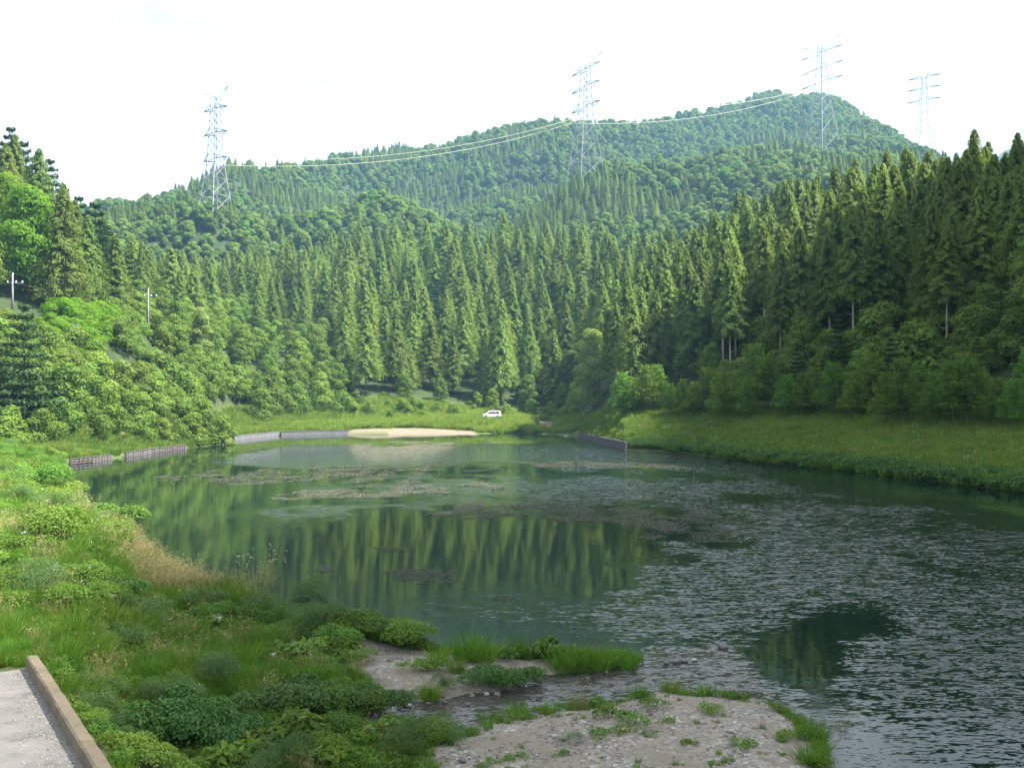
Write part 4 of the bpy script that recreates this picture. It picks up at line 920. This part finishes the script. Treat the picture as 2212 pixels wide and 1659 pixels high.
# white flowers
fm_ = mesh('foliage', *leaves(rs.normal(size=(14, 3))*np.array([.05, .05, .05])+np.array([0, 0, .55]), rs.normal(size=(14, 3))*.3+np.array([0, 0, 1]), 0.035, 0.03), M['petal'])
st_ = MB().tube([(0, 0, 0), (0.02, 0, .3), (0, .02, .54)], .006, 4).mesh('stem', M['stem'])
def flower(u, v, lab):
    p = ground_at(u, v); r = thing('wild_flower', lab, 'flower', p+Vector((0, 0, .15)), 0, 1.3, 'white wild flowers'); b = obj('blossom', fm_, r); s = obj('stem', st_, r); return (b, s)
fs = [flower(50, 1200, 'white wild flower head in the tall growth of the left bank'), flower(115, 1285, 'white wild flower below the leafy bush on the left bank')]
xs, ys = sample(900, -34, -6, 20, 70); u, v = proj(xs, ys, gh(xs, ys)); g = poly_dist(xs, ys, GREEN); k = (g < 0) & (fbm(xs/4, ys/4, 2, 6) > .60) & (u > -50) & (ys > 24)
x2, y2, _, _ = bandpts(1000, (1300, 2400), 2, 3); xx = np.concatenate([xs[k], x2]); yy = np.concatenate([ys[k], y2]); hh, s_ = terrain_h(xx, yy); ok = (s_ > .3) & ~in_poly(xx, yy, ROAD)
scatter('flower_heads', np.stack([xx, yy, hh+.15], 1)[ok], rs.rand(ok.sum())*6, np.where(yy > 75, 1.0, .9)[ok]*rs.uniform(.7, 1.2, ok.sum()), rs.randint(0, 2, ok.sum()), fs, 'small white flower heads sprinkled over the grass')

# ------------------------------------------------------------------ gravel and stones
stones = [(1205,1415,.32,'palestone','white boulder among the weeds on the pond side of the spit'),(880,1532,.24,'palestone','white stone at the upper stream edge under the drooping grass'),(1162,1470,.26,'palestone','bluish white stone at the right end of the dark stream bush'),
 (1073,1507,.2,'stone','tan stone at the foot of the dark stream bush'),(1052,1506,.17,'palestone','cream stone left of the tan one under the stream bush'),(1020,1510,.15,'stone','small brown stone on the upper stream edge'),(960,1524,.16,'darkstone','dark stone in the row along the upper stream edge'),(925,1527,.14,'darkstone','dark stone next to the white one at the stream edge'),
 (1095,1459,.24,'stone','brown stone on the gravel above the dark stream bush'),(1460,1450,.30,'darkstone','dark brown stone of the small heap in the stream mouth'),(1478,1452,.28,'darkstone','second dark stone of the heap in the stream mouth'),(1440,1447,.2,'darkstone','small dark stone left of the heap in the stream mouth'),(1500,1456,.2,'palestone','pale stone right of the heap in the stream mouth'),(1562,1452,.4,'darkstone','flat dark stone lying alone in the stream mouth'),(1530,1450,.2,'stone','brown stone left of the flat dark one in the stream mouth'),
 (1468,1512,.16,'darkstone','dark stone on the upper edge of the near gravel bar'),(1135,1566,.12,'stone','small stone near the stream on the near gravel bar'),(1196,1590,.16,'palestone','white stone in the middle of the near gravel bar'),(1000,1645,.18,'darkstone','dark stone low on the left of the near gravel bar'),(1580,1580,.13,'palestone','pale stone on the right half of the near gravel bar'),(1405,1543,.14,'darkstone','dark stone by the weed patch of the gravel bar'),
 (560,1312,.45,'palestone','pale rock at the water edge beside the tan grass'),(1310,1460,.14,'darkstone','dark stone breaking the surface of the stream'),(1270,1480,.12,'darkstone','second dark stone breaking the surface of the stream'),(1010,1540,.14,'darkstone','dark stone in the lower stream')]
for i, (u, v, s, m, lab) in enumerate(stones):
    p = ground_at(u, v, 0.2); z = max(p.z, 0.0)
    o = obj('stone', stone_mesh('stone', 300+i, m, 2), label=lab, category='stone'); o.location = (p.x, p.y, z+s*0.15); o.rotation_euler = (0, 0, random.random()*6); o.scale = (s, s, s)
pbs = []
for i, (u, v) in enumerate(((1150,1610),(1250,1600),(800,1440))):
    p = ground_at(u, v); o = obj('pebble', stone_mesh('pebble', 400+i, ('stone', 'palestone', 'darkstone')[i], 1), label=('brown pebble on the near gravel bar', 'white pebble on the near gravel bar', 'dark pebble on the far gravel spit')[i], category='pebble', group='loose pebbles'); o.location = p; o.scale = (.09,)*3; pbs.append(o)
x, y = sample(60000, -12, 14, 10, 33); g = poly_dist(x, y, GREEN); h, s_ = terrain_h(x, y); u, v = proj(x, y, h)
k = (g > -0.2) & (s_ > -0.6) & (u < 2300) & (rs.rand(len(x)) < .35+.6*(fbm(x/1.2, y/1.2, 2, 3) > .5))
sc = (rs.rand(k.sum())**3)*0.075+0.018
scatter('gravel', np.stack([x, y, h+0.004], 1)[k], rs.rand(k.sum())*6, np.stack([sc, sc, sc*.8], 1), rs.choice(3, k.sum(), p=[.75, .03, .22]), pbs, 'loose gravel pebbles on the bars beside the stream')

# floating water weed
M['mat'] = foliage('floating_weed', (0.03, 0.034, 0.02), (0.10, 0.105, 0.072), 0.1, 0.02, 0.2, tcol=(1, 1, 1))
wp = [([(345,1028),(430,1018),(520,1020),(650,1012),(850,1006),(960,1015),(900,1024),(820,1030),(860,1042),(700,1040),(560,1048),(400,1040)], 15000, 'grey-brown weed raft on the left part of the pond'),
 ([(930,1098),(1000,1086),(1200,1088),(1450,1094),(1590,1118),(1605,1165),(1520,1172),(1400,1148),(1250,1132),(1060,1128)], 19000, 'largest brown weed raft in the middle of the pond'),
 ([(585,1074),(640,1066),(800,1058),(1050,1040),(1090,1052),(900,1066),(830,1078),(700,1080)], 9000, 'thin weed streak below the left raft'),
 ([(1090,1000),(1250,994),(1450,1004),(1500,1012),(1350,1010),(1150,1006)], 7000, 'narrow weed streak in the far ripples'),
 ([(640,1222),(700,1218),(740,1226),(720,1238),(660,1234)], 900, 'small weed patch in the calm water before the hedge'),
 ([(800,1232),(900,1228),(1060,1244),(1060,1262),(900,1262),(860,1250)], 2200, 'scattered weed bits in the calm water centre'),
 ([(770,1178),(900,1186),(890,1192),(760,1188)], 500, 'tiny weed line in the calm water'),
 ([(1060,1286),(1110,1284),(1115,1296),(1070,1298)], 300, 'single small weed spot near the spit')]
for poly, n, lab in wp:
    wpoly = [tuple(G(a, b))[:2] for a, b in poly]; xs = [a for a, b in wpoly]; ys = [b for a, b in wpoly]
    x = rs.uniform(min(xs), max(xs), n*4); y = rs.uniform(min(ys), max(ys), n*4); d = poly_dist(x, y, wpoly)
    sc0 = (max(ys)-min(ys))*.12; dn = fbm(x/1.6, y/2.6, 4, 12); k = (d < sc0*(dn-.5)*4) & (dn+np.clip(-d/sc0, 0, 1)*.14 > 0.46+.30*rs.rand(len(x)))
    x, y = x[k][:n], y[k][:n]; m_ = len(x); yd = np.sqrt(x*x+y*y)
    s = np.clip(yd/90, .35, 1.1)*.12*rs.uniform(.4, 1.7, m_)
    Vq, Fq = leaves(np.stack([x, y, rs.uniform(.006, .028, m_)], 1), np.array([0, 0, 1.0])+rs.normal(size=(m_, 3))*.045, s*1.3, s*.8)
    obj('water_weed', mesh('water_weed', Vq, Fq, M['mat'], {'tone': ('FACE', rs.rand(m_))}), kind='stuff', label=lab)

# ------------------------------------------------------------------ road and kerb
def conc(name, a, b, c3, sc=1.0):
    m, t, o = newmat(name); c = N(t, 'ShaderNodeTexCoord')
    n1 = N(t, 'ShaderNodeTexNoise', inp={'Scale': 0.8*sc, 'Detail': 8.0, 'Roughness': .65}); n2 = N(t, 'ShaderNodeTexNoise', inp={'Scale': 9.0*sc, 'Detail': 6.0, 'Roughness': .7})
    n3 = N(t, 'ShaderNodeTexNoise', inp={'Scale': 2.2*sc, 'Detail': 7.0, 'Roughness': .7})
    for n in (n1, n2, n3): L(t, c.outputs['Object'], n.inputs['Vector'])
    def rg(v, x, y): r = N(t, 'ShaderNodeMapRange', inp={'From Min': x, 'From Max': y}); L(t, v, r.inputs['Value']); return r.outputs[0]
    x1 = N(t, 'ShaderNodeMix', data_type='RGBA'); x1.inputs[6].default_value = (*a, 1); x1.inputs[7].default_value = (*b, 1); L(t, rg(n1.outputs['Fac'], .35, .65), x1.inputs[0])
    x2 = N(t, 'ShaderNodeMix', data_type='RGBA'); x2.inputs[7].default_value = (*c3, 1); L(t, x1.outputs[2], x2.inputs[6]); L(t, rg(n3.outputs['Fac'], .52, .68), x2.inputs[0])
    x3 = N(t, 'ShaderNodeMix', data_type='RGBA', blend_type='MULTIPLY', inp={0: .35}); L(t, x2.outputs[2], x3.inputs[6]); L(t, n2.outputs['Color'], x3.inputs[7])
    p = N(t, 'ShaderNodeBsdfPrincipled', inp={'Roughness': .9}); L(t, x3.outputs[2], p.inputs['Base Color'])
    bm_ = N(t, 'ShaderNodeBump', inp={'Strength': .6, 'Distance': .012}); L(t, n2.outputs['Fac'], bm_.inputs['Height']); L(t, bm_.outputs[0], p.inputs['Normal'])
    L(t, p.outputs[0], o.inputs[0]); return m
M['road'] = conc('road_concrete', (0.17, 0.157, 0.143), (0.25, 0.23, 0.21), (0.13, 0.118, 0.105))
M['kerb'] = conc('kerb_concrete', (0.15, 0.112, 0.072), (0.21, 0.165, 0.11), (0.10, 0.09, 0.035), 1.6)
zr = 2.02
ax = KDIR; pr_ = Vector((ax.y, -ax.x, 0)); pr_ = pr_ if pr_.x < 0 else -pr_      # pr_ points left, onto the road
def slab(name, s0, s1, w, z0, z1):
    A = KA-ax*s0; Bq = KA-ax*s1
    q = [A, A+pr_*w, Bq+pr_*w, Bq]; b = MB()
    V = [(p.x, p.y, z0) for p in q]+[(p.x, p.y, z1) for p in q]
    b.add(V, [(0,1,2,3),(7,6,5,4),(0,4,5,1),(1,5,6,2),(2,6,7,3),(3,7,4,0)]); return b
rd = thing('concrete_road', 'grey concrete road slab beside the kerb at the lower left corner', 'road', (0, 0, 0)); del rd['category']; rd['kind'] = 'structure'
KL = (KA-KB).length
for s0, s1 in ((0.0, 1.55), (1.57, 7.6), (7.62, KL+6)): slab('slab', s0, s1, 26, zr-.4, zr).build('slab', M['road'], rd)
kb = thing('kerb', 'long brown weathered concrete kerb with mossy edge along the road', 'kerb', (0, 0, 0))
def kerb_seg(s0, s1, w=.24, ztop=zr+.27):
    n = max(2, int((s1-s0)/.35)); V = []; Fc = []
    for i in range(n+1):
        s = s0+(s1-s0)*i/n; c = KA-ax*s; j = lambda: random.uniform(-.008, .008)
        prof = [(0.0+j(), zr-.5), (0.0+j(), ztop-.03), (0.03+j(), ztop+j()), (w-.03+j(), ztop+j()), (w+j(), ztop-.035), (w+j(), zr-1.6)]
        V += [((c-pr_*a).x, (c-pr_*a).y, z) for a, z in prof]
    for i in range(n):
        for k in range(5): Fc.append((i*6+k, i*6+k+1, (i+1)*6+k+1, (i+1)*6+k))
    Fc.append(tuple(range(6))); Fc.append(tuple(range(n*6+5, n*6-1, -1)))
    b = MB(); b.add(V, Fc); return b
for s0, s1 in ((0, 4.2), (4.212, 8.6), (8.612, KL+5)): kerb_seg(s0, s1).build('kerb_stone', M['kerb'], kb)
gs = rs.rand(700)*KL; gw = np.abs(rs.normal(size=700))*.35*(0.35+gs/KL)+.03
pts = np.array([list(KA-ax*float(a)+pr_*float(b)) for a, b in zip(gs, gw)]); pts[:, 2] = zr+.004
scatter('roadside_grit', pts, rs.rand(700)*6, rs.uniform(.015, .05, 700), rs.choice(3, 700, p=[.25, .7, .05]), pbs, 'pale grit and crumbs lying on the road along the kerb')

# ------------------------------------------------------------------ shore walls
def line_pts(px, z=0.0): return [G(u, v, z) for u, v in px]
def along(pts, step):
    out = []; d = 0
    for a, b in zip(pts[:-1], pts[1:]):
        l = (b-a).length
        while d < l: out.append((a.lerp(b, d/l), (b-a).normalized())); d += step
        d -= l
    return out
w = thing('concrete_wall', 'low grey concrete retaining wall of jointed panels on the far left shore', 'wall')
for p, d in along(line_pts([(505,951),(600,941),(735,938)]), 2.52):
    MB().box((p.x+d.x*1.25, p.y+d.y*1.25, .05), (2.49, .3, 1.5), math.atan2(d.y, d.x)).build('panel', M['wallpanel'], w)
    MB().box((p.x+d.x*1.25, p.y+d.y*1.25, .83), (2.5, .42, .07), math.atan2(d.y, d.x)).build('coping', M['wallpanel'], w)
w = thing('log_wall', 'curved wall of upright grey logs at the start of the right bank', 'wall')
for p, d in along(line_pts([(1253,944),(1275,950),(1300,958),(1330,967),(1352,974)]), 0.66):
    MB().tube([(p.x, p.y, -.6), (p.x, p.y, 1.3-.55*(p.y-148)/55+random.uniform(-.09, .09))], .29, 8).build('log', M['log'], w)
def revet(px, lab):
    w = thing('timber_revetment', lab, 'fence'); pts = line_pts(px)
    for i, (p, d) in enumerate(along(pts, .85)):
        if random.random() < .06: continue
        MB().tube([(p.x, p.y-.12, -.6), (p.x+random.uniform(-.05, .05), p.y-.12, .72+random.uniform(-.2, .12))], .13, 6).build('post', M['wood'], w)
    for z in (.10, .38, .68):
        for a, b in zip(pts[:-1], pts[1:]): MB().tube([(a.x, a.y-.14, z), (b.x, b.y-.14, z+.02)], .075, 5).build('rail', M['wood'], w)
    for a, b in zip(pts[:-1], pts[1:]):
        m = (a+b)/2; MB().box((m.x, m.y+.25, .0), ((b-a).length, .12, 1.1), math.atan2(b.y-a.y, b.x-a.x)).build('stone_fill', M['log'], w)
revet([(152,1004),(200,999),(240,993)], 'short brown post and rail revetment nearest the left shrubs')
revet([(272,988),(330,979),(402,970)], 'long brown post and rail revetment with pale stones behind')

# ------------------------------------------------------------------ utility poles, sign, panel on the left slope
def utility_pole(u, vtop, vbase, Yd, lab, arm):
    b = P(u, vbase, Yd); t = P(u, vtop, Yd); g = tz(b.x, b.y); z0 = min(b.z, g)-.3; Hh = t.z-z0
    r = thing('utility_pole', lab, 'utility pole', (b.x, b.y, z0))
    MB().tube([(0, 0, 0), (0, 0, Hh)], [.21, .12], 10).build('pole', M['pole'], r, True)
    MB().box((.35, 0, Hh-1.3), (2.4, .1, .12)).build('crossarm', M['steel'], r)
    for dx in (-.75, .5, 1.45): MB().tube([(dx, 0, Hh-1.24), (dx, 0, Hh-.98)], [.10, .13], 7).build('insulator', M['porcelain'], r)
    MB().tube([(0, 0, Hh), (0, 0, Hh+.22)], [.09, .11], 7).build('insulator', M['porcelain'], r)
    return Vector((b.x, b.y, z0+Hh))
p1 = utility_pole(27, 593, 655, 150, 'grey concrete utility pole at the left edge in front of dark foliage', 1)
p2 = utility_pole(320, 625, 706, 182, 'grey concrete utility pole standing clear above the left bank trees', 1)
def span(a, b, sag, r, mat, lab, name='power_cable', cat='cable', n=28, group=None):
    pts = [a.lerp(b, i/n)-Vector((0, 0, 4*sag*(i/n)*(1-i/n))) for i in range(n+1)]
    o = MB().tube(pts, r, 5).build(name, mat, None, True, label=lab, category=cat)
    if group: o['group'] = group
span(p1+Vector((-.7, 0, -1)), p2+Vector((-.7, 0, -1)), 1.0, .014, M['log'], 'thin lower wire running between the two utility poles')
span(p1+Vector((0, 0, .2)), p2+Vector((0, 0, .2)), .9, .014, M['log'], 'thin top wire running between the two utility poles')
q = P(163, 620, 172); q.z = tz(q.x, q.y)
sg = thing('marker_post', 'pale post with an orange board on the left slope', 'sign', q); tp = P(163, 597, 172).z-q.z
MB().tube([(0, 0, -.3), (0, 0, tp+.2)], .09, 6).build('post', M['palebark'], sg); MB().box((0, -.1, tp), (.75, .06, .5)).build('board', M['orange'], sg)
q = P(152, 722, 150); q.z = tz(q.x, q.y)-.2; pz = P(152, 712, 150).z-q.z
sg = thing('guard_panel', 'small grey ribbed guard panel on the left slope below the bright shrubs', 'barrier', q)
for i in range(7): MB().box((-.95+i*.32, 0, pz), (.26, .1, 1.7)).build('slat', M['steel'], sg)
for dx in (-.9, .9): MB().tube([(dx, .1, -.5), (dx, .1, pz)], .06, 6).build('leg', M['steel'], sg)

# ------------------------------------------------------------------ white car beyond the pond
cx = P(1062, 909, 238); cz = tz(cx.x, cx.y)
car = thing('parked_car', 'white estate car with dark red side windows parked in the meadow', 'car', (cx.x, cx.y, cz+.05), math.radians(4), 1.0)
prof = [(-2.25,.35),(-2.28,.75),(-2.05,.95),(-1.35,1.08),(-.72,1.62),(.2,1.70),(1.55,1.68),(2.05,1.55),(2.2,.95),(2.25,.4),(1.9,.28),(-1.9,.28)]
def extr(prof, y0, y1, inset=0):
    n = len(prof); V = [(x, y0, z) for x, z in prof]+[(x, y1, z) for x, z in prof]
    Fc = [tuple(range(n)), tuple(range(2*n-1, n-1, -1))]+[(i, i+n, (i+1) % n+n, (i+1) % n) for i in range(n)]
    b = MB(); b.add(V, Fc); return b
body = extr(prof, -.84, .84).build('body', M['vanwhite'], car)
bv = body.modifiers.new('soft', 'BEVEL'); bv.width = .08; bv.segments = 2
def pane(x0, x1, z0, z1, y, skew=0): b = MB(); b.add([(x0, y, z0), (x1, y, z0), (x1, y, z1), (x0+skew, y, z1), (x0, y+.01, z0), (x1, y+.01, z0), (x1, y+.01, z1), (x0+skew, y+.01, z1)], [(0,1,2,3),(7,6,5,4),(0,4,5,1),(1,5,6,2),(2,6,7,3),(3,7,4,0)]); return b
for x0, x1, sk in ((-.95, -.1, .42), (0.0, .75, 0), (.85, 1.75, 0)):
    pane(x0, x1, 1.08, 1.48, -.856, sk).build('window', M['vanglass'], car); pane(x0, x1, 1.08, 1.48, .846, sk).build('window', M['vanglass'], car)
b = MB(); b.add([(-1.30, -.7, 1.13), (-.76, -.66, 1.60), (-.76, .66, 1.60), (-1.30, .7, 1.13), (-1.33, -.7, 1.15), (-.79, -.66, 1.62), (-.79, .66, 1.62), (-1.33, .7, 1.15)], [(0,1,2,3),(7,6,5,4),(0,4,5,1),(1,5,6,2),(2,6,7,3),(3,7,4,0)]); b.build('windscreen', M['vanglass'], car)
for x in (-1.4, 1.4):
    for y in (-.84, .84):
        wh = MB().tube([(x, y-.1, .32), (x, y+.1, .32)], .32, 14).build('wheel', M['tyre'], car); MB().tube([(x, y-.115, .32), (x, y+.115, .32)], .18, 10).build('hub', M['chrome'], wh)
for y in (-.62, .62): MB().box((-2.26, y, .72), (.08, .32, .16)).build('headlight', M['porcelain'], car); MB().box((2.2, y, .9), (.08, .18, .4)).build('tail_light', M['red'], car)

# leaning bare sapling and beach things near the inlet
a = P(1268, 915, 208); a.z = tz(a.x, a.y)
sp_ = thing('leaning_pole', 'thin bare leaning stick between the birch and the right bank', 'pole', a); MB().tube([(0, 0, -.2), (-1.1, 0, 2.6), (-2.2, 0, 5.2)], [.07, .05, .03], 5).build('stem', M['palebark'], sp_)

# ------------------------------------------------------------------ pylons and power lines
def pylon(u, vbase, vtop, Yd, levels, bw, tw, arm, lab, yaw, drop, peak, ext=12.0):
    b = P(u, vbase, Yd); t = P(u, vtop, Yd); Hh = t.z-b.z; g = tz(b.x, b.y); z0 = g-1; vis0 = b.z-z0
    r = thing('lattice_pylon', lab, 'pylon', (b.x, b.y, z0), yaw)
    Z = lambda f: vis0+Hh*f
    def hw(z):
        zz = (z-vis0)/Hh
        return np.interp(zz, [-.3, 0, .38, .93, 1.0], [bw*1.25, bw, bw*.52, tw, tw*.9])
    top = Z(.93); rr = 0.16
    for sx in (-1, 1):
        for sy in (-1, 1):
            zs = [0, Z(0), Z(.38), top]; MB().tube([(sx*hw(z), sy*hw(z), z) for z in zs], [.26, .24, .20, .16], 5).build('leg', M['steel'], r)
    lt = MB(); zs = [0.5]; 
    while zs[-1] < top-2: zs.append(zs[-1]+max(3.4, hw(zs[-1])*1.7))
    zs[-1] = top
    for z0_, z1_ in zip(zs[:-1], zs[1:]):
        a_, c_ = hw(z0_), hw(z1_)
        for (x0, y0), (x1, y1) in (((-1,-1),(1,-1)), ((1,-1),(1,1)), ((1,1),(-1,1)), ((-1,1),(-1,-1))):
            lt.tube([(x0*a_, y0*a_, z0_), (x1*c_, y1*c_, z1_)], .10, 4, False); lt.tube([(x1*a_, y1*a_, z0_), (x0*c_, y0*c_, z1_)], .10, 4, False)
            lt.tube([(x0*c_, y0*c_, z1_), (x1*c_, y1*c_, z1_)], .09, 4, False)
    lt.build('bracing', M['steel'], r, kind='stuff')
    ends = []
    for f in levels:
        z = Z(f); w_ = hw(z)
        for s in (-1, 1):
            A = MB(); tip = (s*arm, 0, z+.3)
            for sy in (-1, 1):
                A.tube([(s*w_, sy*w_, z), tip], .19, 4); A.tube([(s*w_, sy*w_, z+2.0), tip], .17, 4)
                for k in (.33, .66):
                    p0 = Vector((s*w_, sy*w_, z)).lerp(Vector(tip), k); p1_ = Vector((s*w_, sy*w_, z+2.0)).lerp(Vector(tip), k); A.tube([p0, p1_], .12, 4)
                    p2_ = Vector((s*w_, -sy*w_, z)).lerp(Vector(tip), k); A.tube([p0, p2_], .10, 4)
            A.build('crossarm', M['steel'], r)
            q_ = Vector((s*arm, 0, z+.3)); e_ = q_+Vector((0, 0, -drop))
            MB().tube([q_, e_], [.16, .22], 6).build('insulator', M['glassins'], r)
            ends.append(Matrix.Translation((b.x, b.y, r.location.z)) @ Matrix.Rotation(yaw, 4, 'Z') @ e_)
    for s in (-1, 1):
        A = MB(); tip = Vector((s*arm*peak, 0, Z(1.0)))
        for sy in (-1, 1): A.tube([(s*tw, sy*tw, top-1.5), tip], .10, 4); A.tube([(s*tw*.3, sy*tw, top), tip], .08, 4)
        A.build('earth_wire_arm', M['steel'], r)
        ends.append(Matrix.Translation((b.x, b.y, r.location.z)) @ Matrix.Rotation(yaw, 4, 'Z') @ tip)
    return ends
yw = math.radians(-62)
e0 = pylon(465, 447, 194, 460, (.40, .62, .83), 5.2, 1.5, 8.5, 'steel lattice pylon at the far left on the wooded spur', math.radians(-36), 1.2, 1.05)
e1 = pylon(1265, 335, 131, 560, (.50, .71, .90), 6.2, 1.9, 15, 'steel lattice pylon in the middle with long hanging insulators', math.radians(-62), 5.5, 1.15)
e2 = pylon(1775, 284, 88, 720, (.53, .69, .86), 7.5, 1.7, 20, 'tall steel lattice pylon in front of the mountain peak', math.radians(-60), 2.5, 1.0)
e3 = pylon(1997, 318, 157, 752, (.62, .78, .93), 6.5, 1.4, 13, 'faint slender pylon farthest right on the skyline', math.radians(-40), 4.0, .3)
lv = ['lowest', 'middle', 'top']
for (ea, eb, sag, nm) in ((e0, e1, 9, 'left and middle pylons'), (e1, e2, 7, 'middle pylon and the one by the peak')):
    for i in range(6):
        for o_ in (-.28, .28):
            pass
        r_ = .12 if i < 2 else .06
        span(ea[i], eb[i], sag, r_, M['wire'], f'{lv[i//2]} {("far", "near")[i % 2]} side power cable between the {nm}', n=40)
span(e2[5], e3[5], 2, .05, M['wire'], 'thin power cable between the peak pylon and the faint one', n=20)
off = P(-400, 300, 420)
span(e0[5], off, 8, .05, M['wire'], 'thin power cable leaving the left pylon out of the picture', n=20)

# ------------------------------------------------------------------ unseen cumulus added high on the right to shade the valley's near half
M['shade_cloud'] = solid('shade_cloud_white', (0.85, 0.86, 0.88), 1.0)
cb_ = MB(); import bmesh
cc_ = Vector((98, 71, 0))+sd*(900/sd.z)
for dx, dy, dz, rx_, ry_, rz_ in ((0,0,0,78,88,30),(-62,-40,4,42,60,22),(-66,-18,2,40,42,18),(55,60,6,52,60,26),(50,-60,0,60,62,24),(-20,70,2,55,52,24),(20,-90,0,60,50,20),(85,10,8,50,70,24)):
    bm = bmesh.new(); bmesh.ops.create_icosphere(bm, subdivisions=4, radius=1)
    V_ = np.array([v.co[:] for v in bm.verts]); n_ = 1+.10*np.sin(V_[:, 0]*9+dx)*np.sin(V_[:, 1]*8+dy)+.06*np.sin(V_[:, 2]*17+V_[:, 0]*13)
    V_ = V_*n_[:, None]*np.array([rx_, ry_, rz_])+np.array([cc_.x+dx, cc_.y+dy, cc_.z+dz]); cb_.add(V_, [tuple(v.index for v in f.verts) for f in bm.faces]); bm.free()
cb_.build('shade_cloud', M['shade_cloud'], None, True, kind='structure', label='unseen white cumulus added high to the right to shade the near valley')

# ------------------------------------------------------------------ haze
m, t, o = newmat('haze_air'); vp = N(t, 'ShaderNodeVolumePrincipled', inp={'Color': (0.34, 0.66, 1.0, 1), 'Density': HAZE, 'Anisotropy': 0.2}); L(t, vp.outputs[0], o.inputs['Volume'])
MB().box((0, 0, 222), (3900, 3900, 450)).build('haze', m, kind='stuff', label='thin pale summer haze filling the valley')
